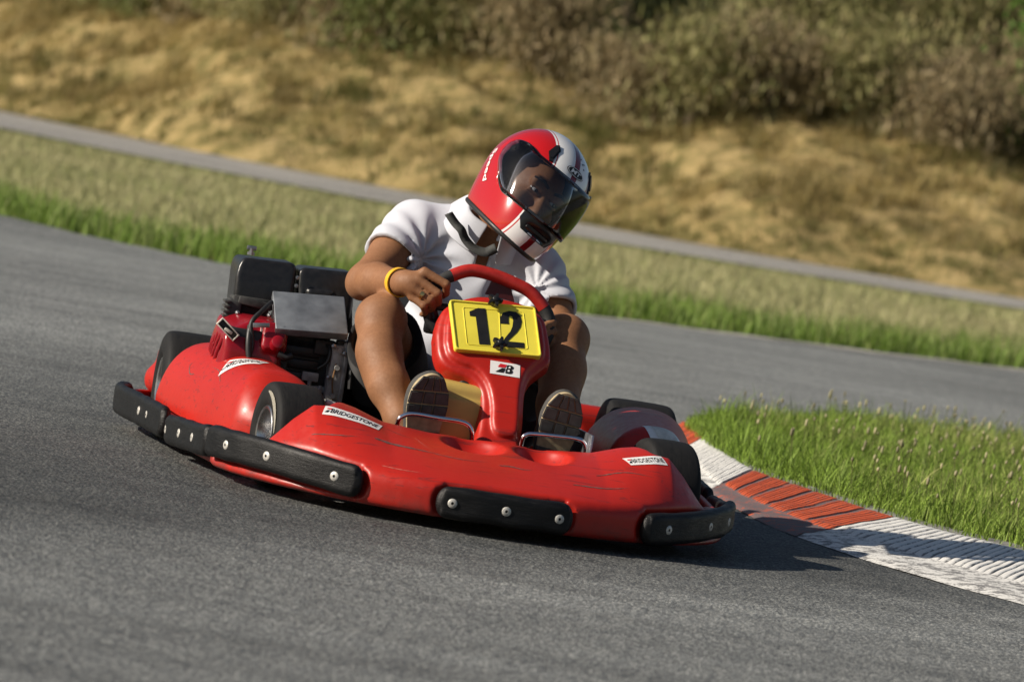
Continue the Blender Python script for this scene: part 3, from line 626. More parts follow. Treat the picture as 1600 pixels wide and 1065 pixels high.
def make_strip(P, N, zs, screws, th=.017, hh=.040, label=None):
    lo = np.array([P[:, 0].min() - .05, P[:, 1].min() - .05, min(zs) - .07]); hi = np.array([P[:, 0].max() + .05, P[:, 1].max() + .05, max(zs) + .07])
    s = SDF(lo, hi, .0045); s.op(strip_field(P, zs, th, hh, .016)); s.op(lambda X, Y, Z: .0016 * wob(X, Y, Z, 60, 8), mode='disp'); V, F = s.mesh(); o = obj('rub_strip', V, F, M['strip'], kart)
    L = np.concatenate([[0], np.cumsum(np.linalg.norm(np.diff(P, axis=0), axis=1))]); L /= L[-1]
    for t in screws:
        c = np.array([np.interp(t, L, P[:, 0]), np.interp(t, L, P[:, 1]), np.interp(t, L, zs)]); n = np.array([np.interp(t, L, N[:, 0]), np.interp(t, L, N[:, 1]), 0]); n /= np.linalg.norm(n)
        MB().lathe([(0, -.003), (.0034, -.003), (.0038, .0020), (.0100, .0016), (.0116, .0002), (.0116, -.004), (0, -.004)], c + n * (th - .0002), frame_to(n), 20).build('screw', M['screw'], o)
    return o
make_strip(*STR['C'], STRZ['C'], (.22, .52, .90)); make_strip(*STR['D'], STRZ['D'], (.08, .50, .92)); make_strip(*STR['E'], STRZ['E'], (.12, .48, .74))
for sg in (-1, 1):
    P, N = side_strip(.02, .47, sg); make_strip(P, N, np.linspace(.092, .070, len(P)), (.28, .62, .96) if sg < 0 else (.3, .7))
    P, N = side_strip(.53, 1.29, sg); make_strip(P, N, np.linspace(.080, .078, len(P)), (.22, .36) if sg < 0 else (.3, .7), .015, .042)

def make_pod(sg):
    s = SDF((-.80, .10, .02), (-.38, .95, .32), .0055)
    def f(X, Y, Z):
        t = np.clip((Y - .17) / .69, 0, 1); xo = .605 + .155 * t; xi = .40; zt = .272 + .018 * np.clip(t * 1.6, 0, 1); xc = .485 + .11 * t; zb = .03
        u = np.where(-X > xc, (-X - xc) / (xo - xc), (xc + X) / (.135 + .05 * t)); w = np.maximum((Z - zb) / (zt - zb), 0); d = ((u ** 2.5 + w ** 2.5) ** (1 / 2.5) - 1) * .14
        endf = .140 - Y + .10 * np.maximum(u - .2, 0) ** 2 + .30 * np.maximum(w - .45, 0) ** 1.6; endr = Y - .87 + .03 * u ** 2 + .06 * np.maximum(w - .55, 0) ** 2
        v = smax(smax(d, endf, .022), endr, .05); v = smax(v, .035 - Z, .02); return v
    s.op(f); P, N = side_strip(.02, .47, -1); s.op(strip_field(P, np.linspace(.092, .070, len(P)), .026, .046, .02), k=.014, mode='sub')
    P, N = side_strip(.53, 1.29, -1); s.op(strip_field(P, np.linspace(.080, .078, len(P)), .022, .05, .02), k=.012, mode='sub')
    V, F = s.mesh(); V = relax(V, F, 2)
    if sg > 0: V = V * np.array([-1, 1, 1]); F = F[:, ::-1].copy()
    # skirt that carries the strips, joined to the pod below
    sk = MB(); Q = SIDE.copy()
    for a, b in zip(Q[:-1], Q[1:]):
        pass
    return obj('side_pod', V, F, M['podred'], kart), bvh_of(V, F)
PODR, podr_bvh = make_pod(-1); PODL, podl_bvh = make_pod(1)
for sg in (-1, 1):                                                  # low red skirt that carries the strips along the side
    Q = SIDE[(SIDE[:, 1] > .02)]; lo = np.array([-.84, -.02, .03]); s = SDF((-.83, -.03, .025), (-.60, 1.38, .125), .006)
    s.op(strip_field(Q + np.array([.022, 0]), np.full(len(Q), .068), .012, .034, .01)); V, F = s.mesh()
    if sg > 0: V = V * np.array([-1, 1, 1]); F = F[:, ::-1].copy()
    obj('side_skirt', V, F, M['red'], kart)
s = SDF((-.76, 1.14, .05), (.76, 1.42, .29), .008)                  # rear bumper
s.box((0, 1.30, .165), (.70, .045, .080), .04, k=.02); s.box((-.685, 1.28, .135), (.03, .06, .035), .03, rz(20), k=.03); s.box((.69, 1.25, .135), (.04, .07, .045), .03, rz(-20), k=.03)
s.box((0, 1.25, .16), (.5, .02, .03), .01, mode='sub', k=.01); V, F = s.mesh(); obj('rear_bumper', V, F, M['red'], kart)

# ------------------------------------------------------------------ stickers
def sticker(name, parent, c, U, N, w, h, bvh, text=None, lift=.0014, mat='white', tw=.84, th=.52, shear=.15, emblem=True):
    N = np.asarray(N, float); N /= np.linalg.norm(N); U = np.asarray(U, float); U -= N * (U @ N); U /= np.linalg.norm(U); Vv = np.cross(N, U); fr = (np.asarray(c, float), U, Vv, N)
    g, gf = grid2(w, h, 14, 6); o = obj(name, drape(g, fr, bvh, lift), gf, M[mat], parent)
    if text:
        t, tf = text2(text, w * tw, h * th, shear, .012); t = t + np.array([w * .045, 0]); obj('lettering', drape(t, fr, bvh, lift + .0008), tf, M['ink'], parent)
        if emblem:
            e = np.array([(-.5, -.5), (.1, -.5), (.35, .5), (-.05, .5)]) * np.array([h * .34, h * th * .5]) + np.array([-w * .425, -h * .13]); obj('emblem', drape(e, fr, bvh, lift + .0009), [(0, 1, 2, 3)], M['ink'], parent)
            e = np.array([(-.3, -.2), (.5, -.2), (.6, .5), (-.1, .5)]) * np.array([h * .34, h * th * .4]) + np.array([-w * .425, h * .16]); obj('emblem', drape(e, fr, bvh, lift + .0009), [(0, 1, 2, 3)], M['inkred'], parent)
    return fr
sticker('sticker', NOSE, (-.357, -.205, .21), (.135, -.02, -.012), (-.30, -.62, .72), .138, .042, nose_bvh, 'BRIDGESTONE')
sticker('sticker', NOSE, (.384, -.205, .21), (.10, .03, .012), (.28, -.66, .70), .104, .037, nose_bvh, 'BRIDGESTONE')
sticker('sticker', PODR, (-.568, .42, .270), (.10, -.05, -.040), (-.10, -.25, .95), .115, .062, podr_bvh, 'BRIDGESTONE')
sticker('sticker', PODL, (.525, .265, .250), (.105, .03, .0), (.16, -.45, .88), .100, .075, podl_bvh, None, mat='white')
sticker('label_print', PODL, (.525, .265, .250), (.105, .03, .0), (.16, -.45, .88), .060, .060, podl_bvh, None, lift=.0026, mat='paper')

M['scuff'] = simple('rubbed_off_grey', (.12, .06, .055), .75, 0, .5, 90, .3); M['scratch'] = simple('pale_scratch', (.50, .12, .09), .7, 0, .3, 90)
def scuff(parent, bvh, P, width, N, mat='scuff', lift=.0007):     # a long rubbed streak on the plastic
    P = smooth_path(np.array(P, float), 8); N = np.array(N, float); N /= np.linalg.norm(N); U = np.array([1., 0, 0]); U -= N * (U @ N); U /= np.linalg.norm(U); W = np.cross(N, U); o = P.mean(0); q = np.stack([(P - o) @ U, (P - o) @ W], 1); m = len(q)
    T = np.gradient(q, axis=0); T /= np.linalg.norm(T, axis=1)[:, None]; S = np.stack([-T[:, 1], T[:, 0]], 1); w = width * np.sin(np.pi * np.linspace(.04, .97, m) ** .6)[:, None] * (1 + .35 * np.sin(np.arange(m) * 2.1))[:, None]
    obj('scuff_mark', drape(np.vstack([q - S * w / 2, q + S * w / 2]), (o, U, W, N), bvh, lift), [(i, i + 1, m + i + 1, m + i) for i in range(m - 1)], M[mat], parent)
NN = (0, -.62, .78)
scuff(NOSE, nose_bvh, [(-.31, -.285, .17), (-.24, -.30, .165), (-.15, -.315, .16)], .010, NN); scuff(NOSE, nose_bvh, [(-.16, -.315, .16), (-.09, -.33, .155), (-.02, -.325, .16)], .0035, NN); scuff(NOSE, nose_bvh, [(.00, -.335, .155), (.03, -.33, .155), (.06, -.338, .155), (.085, -.332, .155)], .006, NN)
scuff(NOSE, nose_bvh, [(-.20, -.22, .18), (-.185, -.26, .17), (-.165, -.30, .165)], .0022, NN, 'scratch'); scuff(NOSE, nose_bvh, [(-.27, -.19, .19), (-.235, -.22, .185), (-.20, -.235, .18)], .0020, NN); scuff(NOSE, nose_bvh, [(.25, -.30, .16), (.32, -.27, .17), (.40, -.27, .17)], .0040, NN)
scuff(NOSE, nose_bvh, [(-.46, -.27, .16), (-.40, -.29, .165), (-.34, -.29, .165)], .0035, (-.3, -.6, .74)); scuff(NOSE, nose_bvh, [(.18, -.38, .14), (.26, -.37, .145), (.33, -.345, .15)], .0050, NN); scuff(NOSE, nose_bvh, [(-.30, -.40, .12), (-.25, -.42, .12), (-.20, -.43, .12)], .0030, (0, -.8, .6), 'scratch')
scuff(PODR, podr_bvh, [(-.66, .60, .2), (-.67, .63, .2), (-.66, .67, .21), (-.64, .66, .22)], .0030, (-.7, -.2, .7)); scuff(PODR, podr_bvh, [(-.62, .40, .21), (-.61, .46, .22), (-.62, .53, .22)], .0026, (-.6, -.2, .76))

# ------------------------------------------------------------------ steering fairing and number plate
_t = math.radians(38); P0 = np.array([.03, .15, .45]); PU = np.array([1., 0, 0]); PV = np.array([0, math.sin(_t), math.cos(_t)]); PN = np.cross(PU, PV)
outl = smooth_path(np.array([(-.150, .028), (-.136, .078), (-.097, .112), (-.047, .134), (.015, .138), (.078, .129), (.119, .104), (.135, .067), (.146, -.026), (.124, -.058), (.094, -.094), (.081, -.136), (.078, -.18), (.077, -.239), (.070, -.30), (.066, -.345), (-.030, -.345), (-.032, -.262), (-.028, -.2), (-.036, -.150), (-.062, -.122), (-.106, -.108), (-.134, -.088), (-.148, -.055), (-.153, .0)]), 3)
g_loc = local(P0, np.stack([PU, PV, PN], 1))
fa = SDF((-.20, -.16, .10), (.24, .34, .60), .0048)
def f_fair(X, Y, Z):
    u, v, w = g_loc(X, Y, Z); bow = .12 * (u - .02) ** 2 + np.where(v < -.12, .22 * (v + .12) ** 2, 0) ; w = w + bow
    d2 = poly_sd(outl, u, v) + .10 * np.clip(w, -.1, 0) - 0.0; r = .014
    w0 = w; w = w + .014; a = d2 + r; b = np.abs(w + .028) - .028 + r
    return np.sqrt(np.maximum(a, 0) ** 2 + np.maximum(b, 0) ** 2) + np.minimum(np.maximum(a, b), 0) - r
fa.op(f_fair)
inl = smooth_path(np.array([(-.132, .025), (-.120, .070), (-.088, .098), (-.044, .117), (.015, .121), (.074, .113), (.106, .092), (.120, .062), (.129, -.022), (.110, -.050), (.084, -.086), (.071, -.130), (.068, -.18), (.067, -.250), (.058, -.284), (.012, -.286), (-.004, -.255), (-.006, -.2), (-.020, -.140), (-.052, -.100), (-.094, -.088), (-.122, -.068), (-.132, -.03)]), 3)
def f_pad(X, Y, Z):
    u, v, w = g_loc(X, Y, Z); w = w + .12 * (u - .02) ** 2 + np.where(v < -.12, .22 * (v + .12) ** 2, 0); d2 = poly_sd(inl, u, v); r = .011; a = d2 + r; b = np.abs(w + .02) - .02 + r
    return np.sqrt(np.maximum(a, 0) ** 2 + np.maximum(b, 0) ** 2) + np.minimum(np.maximum(a, b), 0) - r
fa.op(f_pad, k=.008); fa.ell((.03, .02, .125), (.13, .09, .05), k=.05)
V, F = fa.mesh(); V = relax(V, F, 1); fair_bvh = bvh_of(V, F); FAIR = obj('steering_fairing', V, F, M['red'], kart)
pf = lambda n: (P0 + PN * n, PU, PV, PN)
def rounded(poly, r, n=4):
    out = []; poly = np.asarray(poly, float); m = len(poly)
    for i in range(m):
        p, a, b = poly[i], poly[i - 1], poly[(i + 1) % m]; da = (a - p) / np.linalg.norm(a - p); db = (b - p) / np.linalg.norm(b - p); p0, p1 = p + da * r, p + db * r
        for t in np.linspace(0, 1, n + 1): out.append((1 - t) ** 2 * p0 + 2 * t * (1 - t) * p + t * t * p1)
    return [tuple(q) for q in out]
plate_q = np.array([(-.130, .090), (.097, .108), (.117, -.044), (-.110, -.062)])[::-1]; cen = plate_q.mean(0)
PL = MB().prism(rounded(plate_q, .010), pf(0), -.004, .0095).build('number_plate', M['yellow'], kart)
big = rounded(plate_q, .010); small = rounded(cen + (plate_q - cen) * np.array([.955, .935]), .007); n_ = len(big); o_, U_, V__, N_ = pf(0)
rim = MB(); rim.add([o_ + U_ * p[0] + V__ * p[1] + N_ * .0097 for p in big] + [o_ + U_ * p[0] + V__ * p[1] + N_ * .0128 for p in (cen + (np.array(big) - cen) * .985)] + [o_ + U_ * p[0] + V__ * p[1] + N_ * .0128 for p in (cen + (np.array(small) - cen) * 1.008)] + [o_ + U_ * p[0] + V__ * p[1] + N_ * .0098 for p in small],
    [(k * n_ + i, k * n_ + (i + 1) % n_, (k + 1) * n_ + (i + 1) % n_, (k + 1) * n_ + i) for k in range(3) for i in range(n_)]); rim.build('plate_rim', M['yellow'], PL)
inn = cen + (plate_q - cen) * np.array([.70, .74])                      # moulded line frame on the plate
ln = MB(); q3 = [o_ + U_ * p[0] + V__ * p[1] + N_ * .0098 for p in rounded(inn, .006)]; ln.tube(q3, .0011, 6, closed=True); ln.tube([o_ + U_ * .001 + V__ * .10 + N_ * .0097, o_ + U_ * .010 - V__ * .052 + N_ * .0097], .0013, 6); ln.build('plate_moulding', M['yellow'], PL)
one = [(-.076, .062), (-.054, .077), (-.034, .079), (-.019, -.031), (-.047, -.034), (-.059, .050), (-.074, .049)]
two = [(.004, .040), (.005, .058), (.012, .074), (.028, .083), (.046, .083), (.058, .073), (.062, .056), (.059, .038), (.050, .020), (.035, .000), (.026, -.012), (.070, -.009), (.071, -.026), (.0115, -.031), (.0125, -.016), (.022, .002), (.033, .020), (.038, .036), (.0395, .055), (.037, .066), (.0315, .069), (.0275, .064), (.027, .052), (.0285, .042)]
for d in (one, two): MB().prism(d[::-1], pf(0), .0094, .0108).build('digit', M['ink'], PL, False)
def knob(u, v):
    k = MB(); st = []
    for i in range(40):
        a = 2 * math.pi * i / 40; r = .0155 + .0056 * math.cos(5 * a); st.append((r * math.cos(a), r * math.sin(a)))
    c = P0 + PU * u + PV * v + PN * .0
    A = (c + PN * 0, PU, PV, PN); k.prism([(p[0] * .9, p[1] * .9) for p in st], A, .022, .0245); k.prism(st, A, .0245, .034); k.prism([(p[0] * .86, p[1] * .86) for p in st], A, .034, .0375); k.lathe([(.008, .009), (.0075, .023), (.0075, .040), (.005, .042), (0, .042)], c, np.stack([PU, PV, PN], 1), 16); k.build('knob', M['blackplastic'], PL)
knob(-.014, .096); knob(.002, -.036)
fr = sticker('sticker', FAIR, P0 + PU * .024 + PV * -.092 + PN * .0, PU + PV * -.01, PN, .078, .040, fair_bvh, None)
def draped(poly, m, lift): obj('emblem', drape(np.array(poly), fr, fair_bvh, lift), [tuple(range(len(poly)))], M[m], FAIR)
draped([(-.020, .003), (-.013, .014), (.005, .013), (-.001, .003)], 'inkred', .0024); draped([(-.026, -.013), (-.008, .001), (.001, .001), (-.002, -.007), (-.005, -.0125)], 'ink', .0024)
draped([(.000, -.013), (.006, .013), (.017, .013), (.022, .009), (.020, .002), (.016, .0005), (.020, -.003), (.019, -.010), (.014, -.013)], 'ink', .0024); draped([(.008, .003), (.010, .009), (.014, .008), (.013, .003)], 'white', .0032); draped([(.006, -.008), (.007, -.002), (.012, -.002), (.011, -.008)], 'white', .0032)

# ------------------------------------------------------------------ steering wheel, pedals, tank, seat, frame
WH = smooth_path([(-.118, .325, .455), (-.132, .325, .505), (-.112, .330, .558), (-.074, .338, .586), (-.028, .345, .604), (.034, .345, .600), (.085, .342, .588), (.130, .338, .573), (.168, .332, .542), (.190, .325, .508), (.188, .312, .460), (.150, .300, .415), (.09, .292, .395), (.0, .29, .398), (-.07, .298, .415)], 6)
WHc = WH; n0 = 15
SW = MB().tube(np.vstack([WHc[17:50]]), .0170, 16).build('steering_wheel', M['redgrip'], kart)
MB().tube(WHc[5:19], .0165, 16).build('grip', M['grip'], SW); MB().tube(WHc[48:66], .0165, 16).build('grip', M['grip'], SW)
MB().tube(np.vstack([WHc[64:], WHc[:7]]), .0135, 12).build('wheel_rim', M['blackmetal'], SW)
hubp = np.array([.03, .30, .50]); sp = MB()
for e in ((-.118, .325, .50), (.18, .32, .50), (-.02, .29, .405)):
    e = np.array(e); sp.tube([hubp, .5 * (hubp + e) + np.array([0, .004, 0]), e], [.016, .012, .011], 8)
sp.lathe([(0, .012), (.032, .012), (.038, 0), (.034, -.03), (0, -.03)], hubp, frame_to((0, .55, .8)), 20); sp.build('spoke', M['blackmetal'], SW); MB().prism([(-.035, .0), (.045, .0), (.025, .045), (-.02, .045)], ((.05, .345, .545), (1, 0, -.12), (0, .1, 1), (0, -1, .1)), -.005, .005).build('wheel_bracket', simple('dark_maroon_metal', (.07, .008, .010), .5), SW)
MB().box((-.115, .34, .468), (.020, .016, .030), .008, ry(-25)).box((-.10, .345, .445), (.03, .012, .02), .008).build('wheel_pad', M['blackplastic'], SW)
MB().tube([hubp, (.025, .10, .22), (.02, .0, .09)], .011, 12).build('steering_column', M['steel'], kart)
def pedal(P):
    Q = smooth_path(P, 5); p = MB().tube(Q, .0062, 12); o = p.build('pedal', M['chrome'], kart); return o
pedal([(-.214, .03, .08), (-.215, -.01, .16), (-.216, -.025, .213), (-.205, -.028, .230), (-.178, -.030, .239), (-.115, -.030, .238), (-.058, -.030, .2375), (-.034, -.029, .228), (-.024, -.027, .205), (-.022, -.01, .15), (-.022, .03, .08)])
pedal([(.108, .03, .08), (.107, -.01, .16), (.106, -.025, .215), (.114, -.028, .229), (.135, -.030, .234), (.190, -.030, .237), (.238, -.030, .238), (.262, -.029, .231), (.272, -.027, .208), (.273, -.01, .15), (.272, .03, .08)])
s = SDF((-.16, .03, .04), (.06, .24, .36), .005); s.box((-.048, .125, .185), (.082, .062, .142), .026, ry(3), k=0); s.box((-.048, .062, .20), (.055, .008, .09), .006, ry(3), k=.01); V, F = s.mesh(); V = relax(V, F, 2); TK = obj('fuel_tank', V, F, M['tank'], kart)
MB().lathe([(.030, 0), (.030, .016), (.026, .020), (0, .020)], (-.03, .13, .325), None, 24).build('tank_cap', M['blackplastic'], TK)
# bucket seat
s = SDF((-.36, .38, .03), (.40, 1.12, .52), .009); s.ell((.02, .80, .26), (.30, .32, .23), k=0); s.box((.02, 1.0, .36), (.20, .09, .16), .06, rx(-18), k=.06); s.ell((.02, .78, .31), (.272, .30, .245), mode='sub', k=.02); s.box((.02, .93, .45), (.18, .09, .16), .06, rx(-18), mode='sub', k=.03)
s.op(f_plane((0, .55, .33), (0, -.62, .72)), mode='cut', k=.02); V, F = s.mesh(); V = relax(V, F, 2); obj('seat', V, F, M['seat'], kart)
MB().box((0.02, .30, .042), (.30, .42, .004), .002).box((.275, .05, .15), (.004, .12, .105), .003).build('floor_tray', M['floor'], kart)
fm = MB()
for sx in (-1, 1):
    fm.tube(smooth_path([(sx * .20, -.34, .06), (sx * .30, -.10, .06), (sx * .31, .3, .06), (sx * .29, .8, .06), (sx * .30, 1.18, .08)], 5), .014, 10); fm.tube([(sx * .30, .12, .06), (sx * .62, .2, .07), (sx * .66, .8, .07), (sx * .30, .95, .06)], .011, 10); fm.tube([(sx * .30, 0, .08), (sx * .43, 0, .12)], .013, 10)
fm.tube([(-.30, .10, .06), (.30, .10, .06)], .013, 10); fm.tube([(-.30, .9, .06), (.30, .9, .06)], .013, 10); fm.build('chassis_frame', M['blackmetal'], kart)
MB().tube([(-.68, 1.05, .14), (.68, 1.05, .14)], .015, 12).build('rear_axle', M['steel'], kart)
MB().tube([(-.43, .03, .11), (0, .05, .10), (.43, .03, .11)], .007, 8).build('tie_rod', M['steel'], kart)
MB().tube([(-.258, .40, .07), (-.262, .42, .15), (-.262, .46, .185)], .013, 10).build('seat_stay', simple('pale_green_stay', (.45, .47, .28), .5), kart)
MB().box((-.385, -.02, .232), (.020, .010, .006), .003, ry(12)).lathe([(0, .012), (.009, .012), (.009, 0)], (-.40, -.02, .225), None, 8).build('nose_clip', M['screw'], kart)

# ------------------------------------------------------------------ engine
eng = SDF((-.52, .50, .05), (-.24, .90, .42), .007); eng.box((-.385, .70, .20), (.10, .13, .14), .02, k=.0); eng.box((-.40, .66, .33), (.07, .08, .05), .015, k=.01)
V, F = eng.mesh(); ENG = obj('engine', V, F, M['blackmetal'], kart)
fins = MB()
for k in range(4): fins.box((-.405, .580, .215 + k * .034), (.050, .026, .013), .005)
fins.build('cooling_fin', M['blackmetal'], ENG)
cc = MB().box((-.312, .585, .245), (.020, .060, .105), .008).box((-.292, .60, .24), (.010, .075, .12), .01)
for zz, yy in ((.335, .53), (.29, .525), (.215, .525), (.165, .53)): cc.lathe([(0, .012), (.007, .012), (.0075, 0), (.011, -.002), (.011, -.02), (0, -.02)], (-.312, yy - .0, zz), rx(90), 10)
cc.box((-.318, .535, .19), (.028, .022, .014), .006).box((-.35, .555, .225), (.03, .006, .008), .003).tube([(-.345, .545, .235), (-.345, .54, .20)], .005, 8); cc.build('crankcase', M['cast'], ENG)
MB().tube(smooth_path([(-.315, .525, .30), (-.318, .52, .25), (-.310, .52, .20), (-.325, .515, .17)], 5), .0022, 6).build('throttle_cable', simple('brown_cable', (.22, .12, .05), .5), ENG)
# red fan shroud
s = SDF((-.68, .46, .15), (-.42, .80, .44), .005); s.box((-.540, .625, .285), (.080, .125, .100), .020, k=0); s.ell((-.612, .64, .262), (.026, .115, .095), k=.02)
s.op(f_plane((-.52, .5, .388), (-.46, -.12, .88)), mode='cut', k=.010); s.op(f_plane((-.53, .507, .315), (.05, -.86, .50)), mode='cut', k=.010); s.box((-.488, .560, .330), (.034, .060, .040), .012, rx(-18), k=.012)
for k in range(5): s.box((-.588 + k * .0150, .512, .238), (.0045, .030, .024), .003, mode='sub', k=.003)       # slots in the front face
for k in range(6): s.box((-.622, .555 + k * .030, .265 + .01 * math.sin(k)), (.028, .0075, .055), .003, rx(24), mode='sub', k=.003)
V, F = s.mesh(); V = relax(V, F, 1); SHR = obj('fan_shroud', V, F, M['engred'], ENG)
MB().box((-.56, .60, .27), (.055, .085, .085), .01).build('shroud_core', M['blackmetal'], ENG)
MB().lathe([(.0, .026), (.014, .026), (.019, .022), (.020, 0), (.0, 0)], (-.482, .502, .325), frame_to((.1, -.8, .5)), 20).build('filler_cap', M['engred'], ENG)
hs = MB().tube(smooth_path([(-.555, .52, .365), (-.556, .500, .325), (-.548, .49, .28), (-.528, .48, .235), (-.505, .475, .205)], 6), .0085, 10); hs.tube(smooth_path([(-.50, .60, .43), (-.53, .54, .405), (-.555, .515, .37), (-.545, .50, .31), (-.565, .49, .24)], 6), .0065, 10); hs.tube([(-.475, .49, .305), (-.455, .485, .298), (-.44, .49, .305)], .010, 10); hs.tube([(-.585, .495, .20), (-.565, .49, .245)], .006, 8); hs.build('hose', M['rubberhose'], ENG)
MB().box((-.50, .478, .208), (.012, .008, .012), .003).build('hose_clamp', M['screw'], ENG)
hp = np.array([-.615, .50, .348]); HR = ry(38); hd = MB()                          # framed pull handle
for (a, b) in (((-.030, 0, .0105), (.030, 0, .0105)), ((.030, 0, .0105), (.030, 0, -.0105)), ((.030, 0, -.0105), (-.030, 0, -.0105)), ((-.030, 0, -.0105), (-.030, 0, .0105))):
    a, b = HR @ np.array(a), HR @ np.array(b); c = .5 * (a + b); L = np.linalg.norm(b - a); hd.box(hp + c, (L / 2 + .0015, .005, .0017), .0008, HR if abs((HR.T @ (b - a))[0]) > .02 else HR @ ry(90))
hd.build('handle_frame', simple('pale_handle', (.62, .60, .52), .5), ENG)
MB().box(hp + np.array([0, .006, 0]), (.029, .003, .010), .002, HR).build('handle_recess', M['ink'], ENG)
MB().box(hp + HR @ np.array([.004, -.002, -.002]), (.012, .004, .0045), .003, HR @ ry(-12)).build('handle_knot', simple('cord_knot', (.5, .48, .42), .8), ENG)
# black air box in two halves, metal heat cover
s = SDF((-.64, .66, .36), (-.41, .92, .56), .005); s.box((-.510, .79, .467), (.080, .085, .066), .016, ry(-2), k=0); s.op(f_plane((-.585, .79, .52), (-.92, -.05, .38)), mode='cut', k=.01); s.op(f_plane((-.51, .715, .50), (0, -.98, .20)), mode='cut', k=.008); V, F = s.mesh(); obj('air_box', relax(V, F, 1), F, M['blackplastic'], ENG)
s = SDF((-.46, .66, .36), (-.24, .92, .56), .005); s.box((-.345, .79, .466), (.077, .083, .066), .018, ry(-3), k=0); s.op(f_plane((-.345, .715, .50), (0, -.98, .20)), mode='cut', k=.008)
s.box((-.36, .700, .462), (.042, .012, .022), .006, mode='sub', k=.004); s.box((-.36, .708, .462), (.036, .006, .015), .006, k=.003); V, F = s.mesh(); obj('air_box', relax(V, F, 1), F, M['blackplastic'], ENG)
MB().box((-.276, .79, .415), (.016, .05, .045), .008, ry(-10)).build('air_duct', M['blackplastic'], ENG)
ab = MB().box((-.54, .74, .40), (.05, .04, .03), .006).box((-.545, .735, .37), (.055, .035, .05), .008).box((-.585, .72, .37), (.02, .03, .045), .006)
for k in range(6): ab.box((-.603, .715, .345 + k * .013), (.008, .03, .003), .001)
ab.box((-.53, .695, .415), (.045, .006, .010), .003, ry(6)).build('carburettor', simple('dusty_black', (.05, .05, .048), .6, .2, .4, 40, .3), ENG)
def bolt(c, R=None, r=.0055, h=.004, nm='bolt', n=8): MB().lathe([(0, h), (r, h * .8), (r, 0), (0, 0)], c, R, n).build(nm, M['steel'], ENG)
MB().lathe([(0, .010), (.006, .010), (.006, 0), (.010, 0), (.010, -.008), (0, -.008)], (-.552, .78, .545), None, 8).box((-.552, .78, .556), (.013, .003, .006), .002).build('wing_nut', M['steel'], ENG)
bolt((-.428, .705, .50), rx(90)); bolt((-.428, .705, .478), rx(90)); bolt((-.575, .69, .385), rx(90), .006, .02); bolt((-.50, .61, .395), rx(90), .006, .02)
MB().box((-.435, .70, .447), (.009, .004, .006), .001).build('latch', M['steel'], ENG)
MB().box((-.375, .545, .255), (.022, .006, .012), .003).tube([(-.375, .545, .245), (-.372, .545, .205)], .006, 8).build('linkage', M['cast'], ENG)
MB().tube(smooth_path([(-.345, .55, .345), (-.335, .53, .33), (-.34, .525, .30), (-.36, .53, .28)], 5), .005, 8).build('fuel_line', M['rubberhose'], ENG)
MB().tube(smooth_path([(-.300, .60, .355), (-.285, .56, .34), (-.275, .53, .30), (-.27, .52, .24)], 5), .006, 8).build('fuel_line', M['rubberhose'], ENG)
MB().box((-.345, .575, .335), (.03, .03, .02), .006).box((-.300, .56, .345), (.018, .02, .016), .005).build('governor_box', simple('grimy_black_cast', (.045, .043, .04), .6, .2, .5, 50, .4), ENG)
MB().box((-.53, .498, .372), (.022, .003, .006), .001, ry(-8)).build('throttle_plate', M['steel'], ENG)
for q in ((-.468, .512, .372), (-.470, .505, .225), (-.330, .522, .262), (-.298, .522, .33), (-.330, .520, .345)): bolt(q, rx(90), .0065, .010)
HC = ry(-4) @ rx(33)
cv = MB().box((-.398, .572, .412), (.096, .082, .0115), .003, HC, 3); cv.build('heat_cover', M['zinc'], ENG)
MB().box((-.40, .64, .385), (.085, .05, .02), .004).box((-.40, .60, .375), (.06, .03, .015), .004).build('exhaust_box', M['blackmetal'], ENG)
MB().box((-.462, .525, .30), (.008, .008, .075), .003).box((-.455, .53, .25), (.012, .01, .05), .003).lathe([(.011, .012), (.011, 0), (.005, 0), (.005, .012)], (-.455, .522, .29), rx(90), 14).build('engine_bracket', M['blackmetal'], ENG)

# ------------------------------------------------------------------ the driver
def skin_mat():
    n = Nodes('tanned_skin'); a = n.noise(15, 6, .68); b = n.noise(130, 5, .75)
    c = n.ramp(a, [(.3, (.235, .110, .050)), (.7, (.315, .152, .074))]); c = n.mix(n.ramp(b, [(.35, .0), (.68, .42)]), c, (.17, .068, .032)); n.col(c); n.rough(n.ramp(b, [(.3, .52), (.7, .68)]))
    n.b.inputs['Specular IOR Level'].default_value = .35; n.b.inputs['Subsurface Weight'].default_value = .0; n.b.inputs['Subsurface Radius'].default_value = (.012, .005, .003); n.b.inputs['Subsurface Scale'].default_value = .6
    n.bump(n.math('ADD', b, n.math('MULTIPLY', n.noise(420, 3), .5)), .4, .0016); return n.m
def cloth_mat(name, c, weave, rough=.85):
    n = Nodes(name); w = n.n('ShaderNodeTexVoronoi', Scale=weave); n.l(n.coord(), w.inputs['Vector']); f = n.noise(30, 4, .6)
    n.col(n.ramp(f, [(.3, tuple(x * .95 for x in c)), (.7, c)])); n.rough(rough); n.b.inputs['Sheen Weight'].default_value = .15; n.b.inputs['Specular IOR Level'].default_value = .2
    n.bump(n.math('ADD', n.math('MULTIPLY', w.outputs['Distance'], .5), n.math('MULTIPLY', n.noise(28, 3), .5)), .18, .0012); return n.m
M['skin'] = skin_mat(); M['shirt'] = cloth_mat('white_pique_cotton', (.58, .60, .66), 420); M['shorts'] = cloth_mat('black_cotton', (.014, .014, .015), 300)
PB = np.array([.02, .78, .06]); _c, _s = math.cos(YAW), math.sin(YAW)
person = empty('person', (_c * PB[0] - _s * PB[1], _s * PB[0] + _c * PB[1], PB[2]), YAW)
tag(person, 'driver in a white polo shirt, black shorts and red and white helmet steering the kart', 'person')

